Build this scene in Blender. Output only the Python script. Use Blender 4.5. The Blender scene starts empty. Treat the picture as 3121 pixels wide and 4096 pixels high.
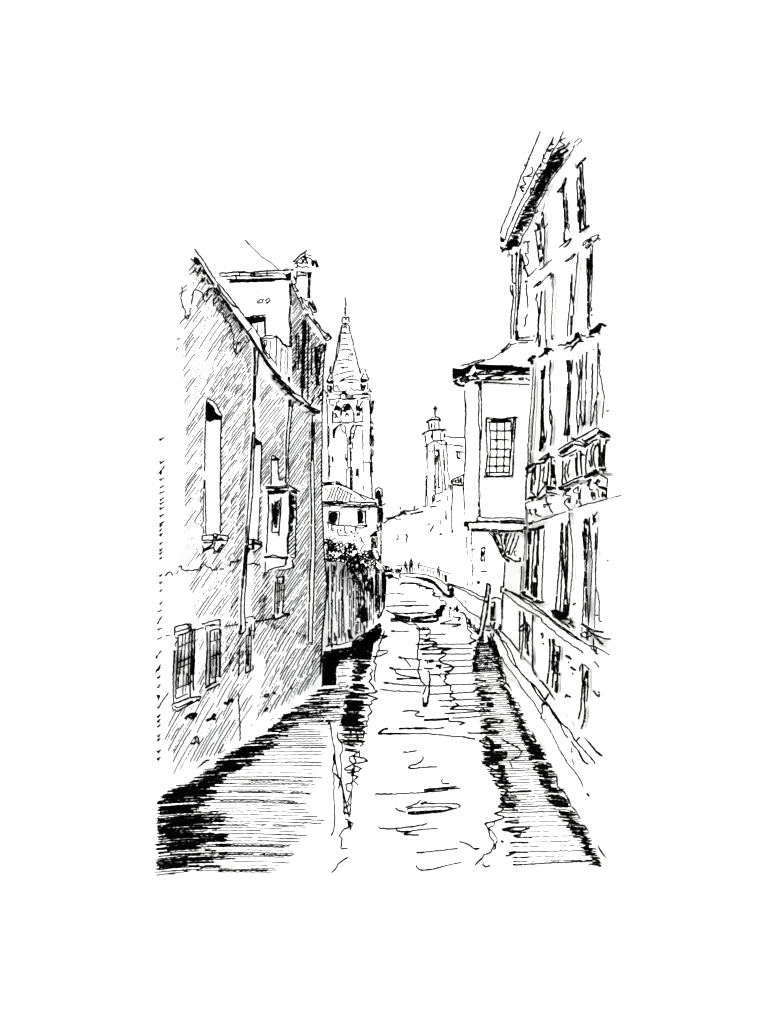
import bpy, math, random
from mathutils import Vector
from mathutils.geometry import tessellate_polygon
rnd = random.Random(7)
scene = bpy.context.scene
COL = scene.collection
# ------------------------------------------------------------------ camera model
# survey of the sketch: focal length and horizon in pixels of the 3121 x 4096 sheet, eye 4 units above the canal
F, CX, HY, EYE = 2043.0, 1560.5, 2205.0, 4.0
SC = 1.375                                    # metres per unit (people on the bridge come out at about 1.6 m)
CAM = Vector((0, 0, EYE))
# ------------------------------------------------------------------ materials
def material(name, lo, hi, scale, rough=0.9, bump=0.0):
    m = bpy.data.materials.new(name); m.use_nodes = True
    nt = m.node_tree; b = nt.nodes['Principled BSDF']
    tc = nt.nodes.new('ShaderNodeTexCoord'); n = nt.nodes.new('ShaderNodeTexNoise')
    n.inputs['Scale'].default_value = scale; n.inputs['Detail'].default_value = 5
    r = nt.nodes.new('ShaderNodeValToRGB')
    r.color_ramp.elements[0].color = (*lo, 1); r.color_ramp.elements[1].color = (*hi, 1)
    nt.links.new(tc.outputs['Object'], n.inputs['Vector'])
    nt.links.new(n.outputs['Fac'], r.inputs['Fac']); nt.links.new(r.outputs['Color'], b.inputs['Base Color'])
    b.inputs['Roughness'].default_value = rough; b.inputs['Specular IOR Level'].default_value = 0.0
    if bump:
        bp = nt.nodes.new('ShaderNodeBump'); bp.inputs['Strength'].default_value = bump
        nt.links.new(n.outputs['Fac'], bp.inputs['Height']); nt.links.new(bp.outputs['Normal'], b.inputs['Normal'])
    return m
PLASTER = material('white_plaster', (.84, .84, .84), (.88, .88, .88), 3, bump=.05)
STONE = material('white_stone', (.84, .84, .84), (.88, .88, .88), 8, bump=.05)
TILE = material('white_roof_tile', (.84, .84, .84), (.88, .88, .88), 12)
WATERM = material('white_water', (.80, .80, .80), (.84, .84, .84), .6)
INK = material('black_ink', (.0004, .0004, .0004), (.0014, .0014, .0014), 20)
# ------------------------------------------------------------------ planes
GAIN = 1.06
NIB = 1.2                                     # pen nib bleed added to every stroke
class Plane:
    def __init__(s, p, n):
        s.p = Vector(p); s.n = Vector(n).normalized()
        if s.n.dot(CAM - s.p) < 0: s.n = -s.n
    def at(s, u, v, off=0.0):
        d = Vector(((u - CX) / F, 1.0, -(v - HY) / F))
        q = s.p + s.n * off
        return CAM + d * (s.n.dot(q - CAM) / s.n.dot(d))
def front(y): return Plane((0, y, 0), (0, -1, 0))
def level(z): return Plane((0, 0, z), (0, 0, 1))
def through(a, b):                            # vertical plane over two ground points (x, y)
    return Plane((a[0], a[1], 0), (b[1] - a[1], a[0] - b[0], 0))
WATER = level(0.0)
class Bent:                                   # a wall that turns a corner at sheet column ub
    def __init__(s, ub, a, b): s.ub, s.a, s.b = ub, a, b; s.n = b.n; s.p = b.p
    def at(s, u, v, off=0.0): return (s.a if u < s.ub else s.b).at(u, v, off)
# ------------------------------------------------------------------ tracing frames: origin and scale of each enlarged view of the sketch
ZO = dict(A=(600, 900), B=(1000, 900), C=(600, 1500), D=(1000, 1500), E=(600, 2100), F=(1000, 2100), G=(1250, 1100), H=(1250, 1700),
          I=(1500, 1600), J=(1500, 2200), K=(2000, 500), L=(2000, 1000), M=(1800, 1400), N=(2000, 1600), O=(1800, 2000), Q=(2000, 2200),
          a=(600, 2600), b=(600, 3000), c=(1100, 2500), e=(1100, 3000), g=(1500, 2400), h=(1500, 2900), k=(1900, 2500), m=(1900, 3000), s=(0, 0))
def zs(z): return 3.36 if z.isupper() else (1.0 if z == 's' else 2.8)
def pts(z, text):
    ox, oy = ZO[z]; k = zs(z); out = []
    for t in text.split():
        x, y = t.split(','); out.append((ox + float(x) / k, oy + float(y) / k))
    return out
def strokes(z, text):
    out = []
    for s in text.replace('\n', '/').split('/'):
        s = s.strip()
        if not s: continue
        head, rest = s.split(None, 1)
        out.append(('f', pts(z, rest)) if head == 'f' else (float(head) / zs(z), pts(z, rest)))
    return out
# ------------------------------------------------------------------ mesh builder
class MB:
    def __init__(s, body=None):
        s.v = []; s.f = []; s.m = []; s.body = body or PLASTER
    def add(s, vs, fs, mi):
        o = len(s.v); s.v += [Vector(v) for v in vs]
        for f in fs: s.f.append(tuple(i + o for i in f)); s.m.append(mi)
    def poly_solid(s, front_pts, back_vec, mi=0):
        n = len(front_pts); fr = [Vector(p) for p in front_pts]; bk = [p + Vector(back_vec) for p in fr]
        tri = tessellate_polygon([fr])
        fs = [tuple(t) for t in tri] + [tuple(i + n for i in reversed(t)) for t in tri]
        fs += [(i, (i + 1) % n, (i + 1) % n + n, i + n) for i in range(n)]
        s.add(fr + bk, fs, mi)
    def prism(s, pl, poly, t0, t1, ext=None, mi=0):
        fr = [pl.at(u, v, t1) for u, v in poly]
        s.poly_solid(fr, ext if ext else -pl.n * (t1 - t0), mi)
    def stroke(s, pl, P, w, off):
        w *= GAIN
        if w > 7.2:                           # broad marks are several passes of the same thin nib
            n = max(2, round(w / 3.3)); a, b = P[0], P[-1]
            d = math.hypot(b[0] - a[0], b[1] - a[1]) or 1; nx, ny = -(b[1] - a[1]) / d, (b[0] - a[0]) / d
            for i in range(n):
                o = ((i + .5) / n - .5) * (w - 1.5) + rnd.uniform(-.6, .6)
                Q = [(x + nx * o + rnd.uniform(-.8, .8), y + ny * o + rnd.uniform(-.8, .8)) for x, y in P]
                if d > 30 and len(Q) == 2: Q = [Q[0], ((Q[0][0] + Q[1][0]) / 2 + rnd.uniform(-1, 1), (Q[0][1] + Q[1][1]) / 2 + rnd.uniform(-1, 1)), Q[1]]
                if d > 40:
                    t = rnd.uniform(0, .04); Q[0] = (Q[0][0] + (Q[1][0] - Q[0][0]) * t, Q[0][1] + (Q[1][1] - Q[0][1]) * t)
                    t = rnd.uniform(0, .04); Q[-1] = (Q[-1][0] + (Q[-2][0] - Q[-1][0]) * t, Q[-1][1] + (Q[-2][1] - Q[-1][1]) * t)
                s.line(pl, Q, rnd.uniform(3.2, 4.4), off)
        else: s.line(pl, P, w + NIB * max(0.0, min(1.0, (8.5 - w) / 4.0)), off)
    def line(s, pl, P, w, off):
        q = [P[0]]
        step = max(5.0, w)
        for a, b in zip(P, P[1:]):
            L = math.hypot(b[0] - a[0], b[1] - a[1]); n = max(1, int(L / step))
            for i in range(1, n + 1): q.append((a[0] + (b[0] - a[0]) * i / n, a[1] + (b[1] - a[1]) * i / n))
        if len(q) < 2: return
        n = len(q); j = min(.7, w * .14)
        q = [(x + rnd.gauss(0, j), y + rnd.gauss(0, j)) for x, y in q]
        l = []; r = []
        for i in range(n):
            a = q[max(0, i - 1)]; b = q[min(n - 1, i + 1)]
            dx, dy = b[0] - a[0], b[1] - a[1]; d = math.hypot(dx, dy) or 1.0
            hw = w * .5 * (1 + rnd.uniform(-.15, .15)) * (.85 if i in (0, n - 1) else 1)
            nx, ny = -dy / d * hw, dx / d * hw
            l.append((q[i][0] + nx, q[i][1] + ny)); r.append((q[i][0] - nx, q[i][1] - ny))
        vs = [pl.at(u, v, off) for u, v in l] + [pl.at(u, v, off) for u, v in r]
        s.add(vs, [(i, i + 1, n + i + 1, n + i) for i in range(n - 1)], 1)
    def fill(s, pl, P, off, rough=1.6):
        q = []
        for a, b in zip(P, P[1:] + P[:1]):
            L = math.hypot(b[0] - a[0], b[1] - a[1]); n = max(1, int(L / 6))
            for i in range(n):
                t = i / n; q.append((a[0] + (b[0] - a[0]) * t + rnd.uniform(-rough, rough), a[1] + (b[1] - a[1]) * t + rnd.uniform(-rough, rough)))
        vs = [pl.at(u, v, off) for u, v in q]
        tri = tessellate_polygon([[Vector((u, v, 0)) for u, v in q]])
        s.add(vs, [tuple(t) for t in tri], 1)
    def ink(s, pl, z, text, off=0.0):
        o = off + .012
        for k, P in strokes(z, text):
            if k == 'f': s.fill(pl, P, o)
            else: s.stroke(pl, P, k, o)
        return s
    def hatch(s, pl, poly, ang, spacing, w, L=(60, 140), gap=(4, 14), dry=0.0, off=0.0, curve=0.0, prob=1.0, aj=1.5, wf=None):
        a = math.radians(ang); ca, sa = math.cos(a), -math.sin(a)
        R = [(x * ca + y * sa, -x * sa + y * ca) for x, y in poly]
        lo, hi = min(p[1] for p in R), max(p[1] for p in R)
        c = lo + rnd.uniform(0, spacing)
        def back(t, c): return (t * ca - c * sa, t * sa + c * ca)
        while c < hi:
            xs = []
            for p, q in zip(R, R[1:] + R[:1]):
                if (p[1] <= c) != (q[1] <= c): xs.append(p[0] + (c - p[1]) * (q[0] - p[0]) / (q[1] - p[1]))
            xs.sort()
            for t0, t1 in zip(xs[::2], xs[1::2]):
                t = t0 + rnd.uniform(0, gap[1])
                while t < t1 - 4:
                    ln = min(rnd.uniform(*L), t1 - t)
                    if rnd.random() < prob:
                        dc = ln * math.tan(math.radians(rnd.uniform(-aj, aj)))
                        mid = back(t + ln / 2, c)
                        dr = dry(*mid) if callable(dry) else dry
                        ww = w * (wf(*mid) if wf else 1)
                        def pt(k): return back(t + ln * k, c + dc * (k - .5) + curve * 4 * k * (1 - k))
                        if rnd.random() < dr:
                            k = 0.0
                            while k < 1:
                                d = rnd.uniform(3, 16) * (1.25 - dr) / ln
                                if rnd.random() < 1.12 - dr * .75:
                                    s.stroke(pl, [pt(k), pt(min(1, k + d))], ww * rnd.uniform(.55, .95), off + .012)
                                k += d + rnd.uniform(3, 12) * (.3 + dr) / ln
                        else:
                            s.stroke(pl, [pt(i / 3) for i in range(4)], ww * rnd.uniform(.75, 1.25), off + .012)
                    t += ln + rnd.uniform(*gap)
            c += spacing * rnd.uniform(.65, 1.35)
        return s
    def tube(s, p0, p1, r0, r1, n=10, mi=0, dark=()):
        p0, p1 = Vector(p0), Vector(p1); d = (p1 - p0).normalized()
        x = d.orthogonal().normalized(); y = d.cross(x)
        vs = []
        for p, r in ((p0, r0), (p1, r1)):
            for i in range(n):
                a = 2 * math.pi * i / n; vs.append(p + x * math.cos(a) * r + y * math.sin(a) * r)
        s.add(vs, [(i, (i + 1) % n, n + (i + 1) % n, n + i) for i in range(n)] + [tuple(range(n - 1, -1, -1)), tuple(range(n, 2 * n))], mi)
    def box(s, lo, hi, mi=0):
        x0, y0, z0 = lo; x1, y1, z1 = hi
        s.add([(x0, y0, z0), (x1, y0, z0), (x1, y1, z0), (x0, y1, z0), (x0, y0, z1), (x1, y0, z1), (x1, y1, z1), (x0, y1, z1)],
              [(0, 3, 2, 1), (4, 5, 6, 7), (0, 1, 5, 4), (1, 2, 6, 5), (2, 3, 7, 6), (3, 0, 4, 7)], mi)
    def leaf(s, c, r, mi=1):
        n = Vector((rnd.gauss(0, 1), rnd.gauss(0, 1) - .9, rnd.gauss(0, 1))).normalized()
        x = n.orthogonal().normalized(); y = n.cross(x); t = rnd.uniform(0, 6.28)
        a, b = x * math.cos(t) + y * math.sin(t), y * math.cos(t) - x * math.sin(t)
        c = Vector(c); k = rnd.uniform(.4, .65)
        s.add([c - a * r, c - a * r * .3 + b * r * k, c + a * r * .45 + b * r * k * .8, c + a * r, c + a * r * .35 - b * r * k, c - a * r * .4 - b * r * k * .8], [(0, 1, 2, 3, 4, 5)], mi)
    def build(s, name, parent=None):
        base = ORIGIN.get(parent.name, Vector()) if parent else Vector()
        me = bpy.data.meshes.new(name)
        me.from_pydata([tuple(v * SC - base) for v in s.v], [], s.f)
        me.materials.append(s.body); me.materials.append(INK)
        me.polygons.foreach_set('material_index', s.m); me.update()
        o = bpy.data.objects.new(name, me); COL.objects.link(o)
        if parent: o.parent = parent; ORIGIN[o.name] = base
        return o
ORIGIN = {}
def thing(name, label, cat, at, group=None):
    o = bpy.data.objects.new(name, None); COL.objects.link(o)
    o.location = Vector(at) * SC; o.empty_display_size = .3
    ORIGIN[o.name] = Vector(at) * SC
    o['label'] = label; o['category'] = cat
    if group: o['group'] = group
    return o
def tag(o, label, cat, group=None, kind=None):
    o['label'] = label; o['category'] = cat
    if group: o['group'] = group
    if kind: o['kind'] = kind
    return o
def part(name, parent, pl, z, poly=None, t=(0, .05), ink='', ext=None, body=None, label=None, more=()):
    b = MB(body)
    if poly: b.prism(pl, pts(z, poly), t[0], t[1], ext)
    if ink: b.ink(pl, z, ink, t[1])
    for z2, i2 in more: b.ink(pl, z2, i2, t[1])
    o = b.build(name, parent)
    if label: o['label'] = label
    return o
def lerp_table(tab, y):
    if y <= tab[0][0]: return tab[0][1]
    for (a, b), (c, d) in zip(tab, tab[1:]):
        if y <= c: return b + (d - b) * (y - a) / (c - a)
    return tab[-1][1]
# ================================================================== waterside house on the left bank
g0, g1 = WATER.at(632, 3172), WATER.at(1286, 2746)
W1 = through(g1, g0)
h1 = thing('waterside_house', 'hatched house wall rising straight from the canal under a steep slanting eave', 'house', (-3.2, 12.5, 0))
wall1 = pts('s', '632,3180 634,2300 640,1750 690,1120 779,1010 1020,1385 1285,1668 1290,1900 1290,2100 1303,2290 1309,2345 1306,2400 1298,2480 1290,2570 1287,2746 1080,2888 850,3040 690,3140')
b = MB(); b.prism(W1, wall1, 0, 0, ext=(-2.3, 5.0, 0))
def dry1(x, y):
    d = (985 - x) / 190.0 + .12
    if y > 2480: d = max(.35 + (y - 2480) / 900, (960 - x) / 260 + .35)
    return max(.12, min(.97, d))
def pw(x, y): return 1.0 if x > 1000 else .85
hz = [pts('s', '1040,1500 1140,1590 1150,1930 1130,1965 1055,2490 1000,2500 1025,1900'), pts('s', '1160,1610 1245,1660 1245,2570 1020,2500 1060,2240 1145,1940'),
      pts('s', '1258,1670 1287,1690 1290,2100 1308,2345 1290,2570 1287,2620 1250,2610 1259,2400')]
for i, p in enumerate(hz):  # shade of this wall drawn onto it as ink hatching
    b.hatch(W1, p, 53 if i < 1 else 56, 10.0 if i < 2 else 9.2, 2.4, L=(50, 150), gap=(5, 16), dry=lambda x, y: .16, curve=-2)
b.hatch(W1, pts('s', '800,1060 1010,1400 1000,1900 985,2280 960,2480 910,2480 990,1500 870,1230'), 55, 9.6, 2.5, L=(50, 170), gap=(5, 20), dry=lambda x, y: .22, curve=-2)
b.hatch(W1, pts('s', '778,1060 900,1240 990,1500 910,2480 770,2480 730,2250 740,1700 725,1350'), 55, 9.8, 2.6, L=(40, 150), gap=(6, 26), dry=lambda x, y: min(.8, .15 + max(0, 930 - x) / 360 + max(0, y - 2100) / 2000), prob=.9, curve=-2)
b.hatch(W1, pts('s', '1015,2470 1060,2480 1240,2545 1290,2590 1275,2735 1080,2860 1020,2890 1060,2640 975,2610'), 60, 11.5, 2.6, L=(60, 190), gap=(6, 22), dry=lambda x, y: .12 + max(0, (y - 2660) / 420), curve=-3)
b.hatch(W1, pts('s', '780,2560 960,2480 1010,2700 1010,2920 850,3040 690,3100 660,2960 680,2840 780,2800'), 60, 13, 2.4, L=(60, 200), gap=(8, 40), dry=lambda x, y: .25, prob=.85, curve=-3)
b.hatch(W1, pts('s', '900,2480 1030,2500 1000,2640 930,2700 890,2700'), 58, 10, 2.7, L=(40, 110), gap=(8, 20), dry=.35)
b.ink(W1, 'A', '''12 430,815 435,930 415,970 440,1080 482,1160 470,1225 500,1270 545,1200 540,1130 555,1110 / 14 555,1065 578,960 585,890 610,865 660,885 710,910 715,980 750,1025 840,930
12 895,1105 930,1170 985,1185 990,1240 1035,1290 1085,1330 1100,1440 1135,1470 1120,1640 1158,1745 1165,1600 1200,1570 / 13 1170,1730 1290,1610 / 14 395,1330 480,1240 / 12 440,850 500,805 / 11 380,935 500,860 / 14 365,1545 405,1515 / 12 345,1685 385,1630
12 440,1100 415,1110 / 22 500,1225 545,1205 / 16 480,1215 500,1270''')
# plaster lines across the wall
b.ink(W1, 'E', '''18 205,690 240,645 270,628 290,640 305,680 / 12 340,655 365,650 385,605 / 22 380,570 425,545 / 16 425,540 430,590 470,618 520,605 560,618 610,598 680,608 690,540 715,512 / 26 715,500 712,530
14 740,530 770,565 820,572 830,602 890,602 / 22 890,595 908,570 / 14 935,590 990,595 / 22 980,592 998,590 / 22 1065,560 1085,510 1120,485 / 18 1110,490 1170,498 1195,455 / 16 1235,455 1260,455
18 1320,532 1400,515 1440,535 1500,545 1480,580 / 18 205,1490 270,1488 / 17 610,1412 740,1375 / 17 1005,1362 1100,1352 1215,1332 / 18 1340,1302 1450,1295 1520,1285 1640,1262 / 12 1215,1600 1200,1800 1195,2016''')
b.ink(W1, 'F', '18 0,1300 120,1295 240,1265 340,1255 / 18 30,1295 140,1285')
b.ink(W1, 'a', '''10 1000,0 998,180 990,295 / 10 993,480 1000,640 1008,800 1012,980 1000,1070
26 390,775 420,740 470,715 520,705 515,740 460,770 430,745 / 30 430,760 515,720 / 34 630,795 690,770 740,775 / 44 700,760 735,715 / 40 830,595 880,600 / 32 870,590 930,545 / 16 890,580 940,580
24 455,1050 490,1050 520,1010 495,990 530,970 545,1000 550,1055 525,1030 / 22 1285,515 1310,490 1330,500 1310,535 1285,520 / 28 1370,475 1410,490 / 26 1280,690 1305,660 1325,645 / 18 1285,680 1300,690 / 14 1575,400 1585,440
13 470,1400 560,1300 625,1240 720,1232 800,1150 860,1118 900,1105 970,1062 1080,1020 / 10 615,1270 620,1240 660,1228 / 10 965,1070 1040,1015 1065,1020 / 10 1075,1000 1070,975 1180,945 / 11 1340,800 1380,770 1440,760 / 14 765,1160 830,1050''')
# ragged pen ticks down the near end of the wall
for z, xs, ys in (('C', (125, 195), (860, 1170, 1290, 1400, 1505, 1580, 1670, 1722, 1790, 1890, 1990)), ('E', (125, 170), (10, 65, 128, 245, 330, 380, 442, 675, 775, 880, 1050)), ('E', (95, 165), (1160, 1290, 1400, 1525)),
                  ('E', (75, 155), (1750, 1940)), ('a', (75, 118), (215, 305, 405, 635, 740, 795, 850, 960, 1005, 1135, 1215))):
    for y in ys:
        h = 95 if y in (1750, 1940, 1290) else 32
        b.ink(W1, z, f'{rnd.choice((28, 34, 42))} {xs[0]},{y + h * .5:.0f} {xs[0] + 28},{y:.0f} / 16 {xs[0] + 22},{y + 8} {xs[1]},{y - h * .7:.0f}')
b.ink(W1, 'a', 'f 68,500 120,505 95,580 / 12 210,475 120,600 95,660')
b.ink(W1, 'D', '17 965,1000 966,1400 971,1700 985,2016 / 13 970,520 970,800 976,1000')
b.ink(W1, 'F', '18 985,0 1000,400 1020,560 / 30 1015,560 1035,700 1045,800 1030,960 / 20 1032,940 1005,1200 980,1400 966,1600 970,1690 / 24 966,1690 955,1850 945,2016')
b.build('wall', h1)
EV = .07
# eave band along the slanting roof edge
eave = pts('A', '597,317 650,385 730,490 850,690 920,780 1040,910 1180,1100 1270,1225') + pts('B', '0,1325 140,1545 200,1700 260,1800 350,1890 430,2010') + pts('D', '500,130 620,260 720,320 800,410 860,450 950,485 930,530 890,525 800,470 680,370 560,290 470,180 400,80') + pts('B', '330,2010 250,1900 180,1790 80,1660') + \
    pts('A', '1330,1480 1250,1360 1160,1240 1060,1085 940,940 870,840 780,710 680,540 610,440')
b = MB(TILE); b.prism(W1, eave, -.02, EV)
b.ink(W1, 'A', '''f 590,418 635,440 690,530 665,545 600,532 585,490 / 26 545,445 600,490 / 14 600,525 520,620 / 14 630,580 530,670
20 600,565 610,620 635,645 690,560 / 34 625,680 690,600 / 30 700,600 735,670 / 34 690,780 745,700 / 16 700,690 700,770 745,740 / 30 760,720 790,790 840,795
26 765,970 772,900 800,860 855,845 / 24 855,830 870,900 920,950 / 30 900,900 960,960 / 22 860,1090 850,1000 905,960 / 24 870,1060 945,980 / 40 960,1010 1000,1060 / 34 980,1090 940,1160 / 40 1020,1050 1070,1130
24 1040,1110 1090,1170 / 34 1040,1240 1080,1200 1100,1215 / 24 1110,1240 1180,1310 / 34 1200,1310 1235,1420 / 26 1190,1440 1260,1400 / 26 1270,1570 1320,1580 1350,1540 / 24 1290,1480 1330,1560 / 20 1170,1580 1210,1570 1230,1600''', EV)
b.ink(W1, 'A', '''24 597,317 622,345 / 17 620,345 650,385 690,440 730,490 / 15 730,490 790,600 850,690 920,780 / 18 905,795 935,850 975,920 1040,1000 1100,1065 1190,1120 / 18 920,780 980,850 1040,920 1120,1020 1180,1100 1270,1225
20 1270,1225 1400,1380 / 18 1400,1380 1450,1460 1500,1540 1520,1620 1560,1700 1680,1850 / 16 1320,1430 1375,1380 / 20 1480,1500 1520,1680 1600,1800
18 635,445 690,520 780,690 / 34 720,600 790,700 870,820 / 46 880,840 940,930 / 22 940,930 1000,1010 1060,1080 / 40 1040,1060 1110,1170 / 40 1110,1180 1200,1300 1270,1390 / 44 1270,1390 1350,1490''', EV)
b.ink(W1, 'B', '40 -10,1470 80,1620 170,1750 / 48 160,1740 250,1880 340,1985 420,2060', EV)
b.ink(W1, 'D', '60 310,-10 380,60 450,140 / 60 450,140 500,195 560,265 / 36 550,260 640,340 730,390 / 40 730,400 820,460 890,505 / 40 880,505 945,500 / 16 350,0 420,70 500,130 / 17 500,130 560,200 625,260 690,285 / 20 690,290 760,360 820,430 890,460 950,490 / 10 530,180 610,260 / 12 800,430 880,480', EV)
b.ink(W1, 'D', '''30 300,40 340,70 / 26 360,110 410,75 / 30 410,195 490,175 / 24 470,270 530,240 / 26 590,375 640,350 / 22 660,420 700,380 / 24 745,505 830,480 / 30 820,480 890,520''', EV)
b.build('eave', h1)
# ---- tall blind lancet window with its sill
w = MB(STONE); w.prism(W1, pts('C', '770,300 850,345 900,400 930,480 967,530 965,640 950,900 957,2016') + pts('E', '957,130 745,130') + pts('C', '735,1300 737,1000 755,500'), -.05, .06)
w.ink(W1, 'C', '''17 775,300 758,350 750,600 / 26 750,600 745,800 738,1000 / 20 738,1000 735,1300 / 32 732,1400 730,1540 / 17 740,1540 748,1700 752,2016 / 13 717,1550 717,1980 / 14 780,310 810,335 850,350 900,410 930,480 965,530 / 18 965,530 960,650 950,900 955,1200 / 18 955,1200 945,1500 950,1800 957,2016
f 770,355 800,370 860,425 880,490 925,535 970,560 965,605 880,605 810,632 760,620 750,500''', .06)
w.ink(W1, 'E', '20 745,0 755,135 / 12 715,10 722,120 / 18 945,0 950,120', .06)
win = w.build('lancet_window', h1); win['label'] = 'tall blank lancet window with black arched head'
part('sill', win, W1, 'E', '700,140 860,112 1060,145 1045,215 990,245 880,385 700,375 690,205', (0, .09), '''20 700,145 850,130 / 22 700,140 697,205 / 20 690,205 850,203 / 26 855,110 855,210 / 20 860,115 960,135 1058,148 / 22 1058,148 1045,235 / 24 860,210 1040,208
f 860,150 920,140 900,190 960,160 1000,200 880,210 / 24 715,240 845,235 / 22 850,210 840,260 790,300 720,330 / 16 715,265 715,360 / 36 700,360 730,375 / 26 725,350 800,320 860,300 880,230 / 24 855,310 875,345 850,380 890,380 / 44 890,370 940,320 985,250''', body=STONE)
# ---- narrower lancet beside the downpipe
w = MB(STONE); w.prism(W1, pts('C', '1412,830 1512,912 1502,940 1500,1100 1490,1400 1480,1650 1465,2016') + pts('E', '1455,215 1335,190') + pts('C', '1340,2016 1385,1500 1408,1000'), -.05, .05)
w.ink(W1, 'C', 'f 1412,835 1512,912 1500,940 1420,945 1408,890 / 13 1420,945 1412,990 / 17 1502,930 1500,1100 1495,1250 / 20 1495,1200 1490,1400 / 12 1490,1400 1485,1560 / 12 1480,1640 1475,1780 1470,2016', .05)
w.ink(W1, 'E', '14 1465,0 1452,215', .05)
win = w.build('lancet_window', h1); win['label'] = 'narrow lancet window with black pointed head'
part('sill', win, W1, 'E', '1330,190 1400,188 1525,240 1505,300 1440,350 1380,372 1322,372', (0, .08), '24 1335,195 1400,195 1520,240 / 44 1390,200 1390,330 / 22 1335,265 1400,250 1510,275 / 40 1330,300 1325,370 / 18 1380,370 1440,335 1500,290 / 20 1400,230 1500,260 1510,300 / 22 1340,320 1390,330', body=STONE)
# ---- small slot above the bay
w = MB(STONE); w.prism(W1, pts('D', '290,1085 320,1068 400,1140 382,1160 380,1300 395,1400 480,1480 230,1490 285,1470'), -.05, .05)
w.ink(W1, 'D', '17 290,1090 285,1300 / 22 285,1300 283,1475 / 17 380,1150 380,1300 395,1400 410,1420 / 24 285,1095 320,1075 / 20 310,1080 355,1110 400,1145 / f 295,1120 350,1110 395,1145 375,1155 290,1150 / 20 400,1420 470,1370 / 34 475,1400 485,1475', .05)
w.build('slot_window', h1)
# ---- hooded projecting bay
w = MB(STONE); w.prism(W1, pts('D', '245,1600 530,1560 560,1570 625,1590 625,2016') + pts('F', '620,400 600,470 590,560 470,605 365,605 230,630 210,490 225,380'), -.02, .15)
w.ink(W1, 'D', '20 245,1600 252,1800 238,2016 / 12 330,1680 350,1690 / 28 540,1560 535,1700 545,1860 530,2016 / 16 620,1620 625,1750 625,2016 / 30 560,1600 560,1700 / 24 590,1620 585,1720 560,1750 / f 545,1690 610,1680 620,1740 550,1740 / 40 570,1760 585,1900 550,2000 / 18 545,1760 610,1800 555,1860 610,1930', .15)
w.ink(W1, 'F', '''22 240,0 238,120 / 20 235,120 222,380 / 60 550,0 545,90 / 30 525,90 510,200 515,400 / 16 615,0 615,250 610,440 / 14 520,180 590,100 / 14 520,240 600,150 / 14 520,290 600,200 / 13 525,340 605,250 / 13 525,380 605,310 / 16 530,110 590,60
16 185,430 250,420 320,402 380,425 440,435 510,430 / 14 190,438 300,435 400,447 505,455 / 30 515,430 490,470 480,540 / 24 540,410 590,380 620,360 / 22 600,430 610,460 / 16 540,430 600,440 580,470 / 24 570,470 590,570 / 26 235,615 330,578 460,552 490,520 / 26 365,605 470,605 580,570 600,550 / 16 210,490 205,640''', .15)
bay1 = w.build('bay', h1)
part('hood', bay1, W1, 'D', '205,1490 540,1478 600,1530 690,1575 640,1605 555,1562 520,1540 460,1590 240,1612 228,1555 200,1520', (.1, .2),
     '26 205,1500 380,1508 540,1490 / f 230,1555 330,1545 340,1520 420,1545 530,1545 450,1595 240,1612 / 20 530,1482 600,1530 680,1570 / f 540,1545 590,1545 640,1570 640,1605 560,1580 / 16 215,1525 530,1515', body=TILE)
part('window', bay1, W1, 'D', '300,1700 330,1680 410,1650 410,2016 395,2140 300,2100 300,1860', (.13, .17),
     '24 415,1640 410,1900 395,2016 / f 315,1675 350,1700 410,1670 400,1700 375,1735 335,1745 330,1700 / 20 300,1720 305,1900 300,2016 / 48 350,1740 355,1900 350,2016 / 12 395,1720 385,1900 / 14 325,1740 325,2016', more=[('F', '20 400,0 390,150 / 20 300,0 300,100 380,100 / 40 345,0 350,40')])
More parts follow.
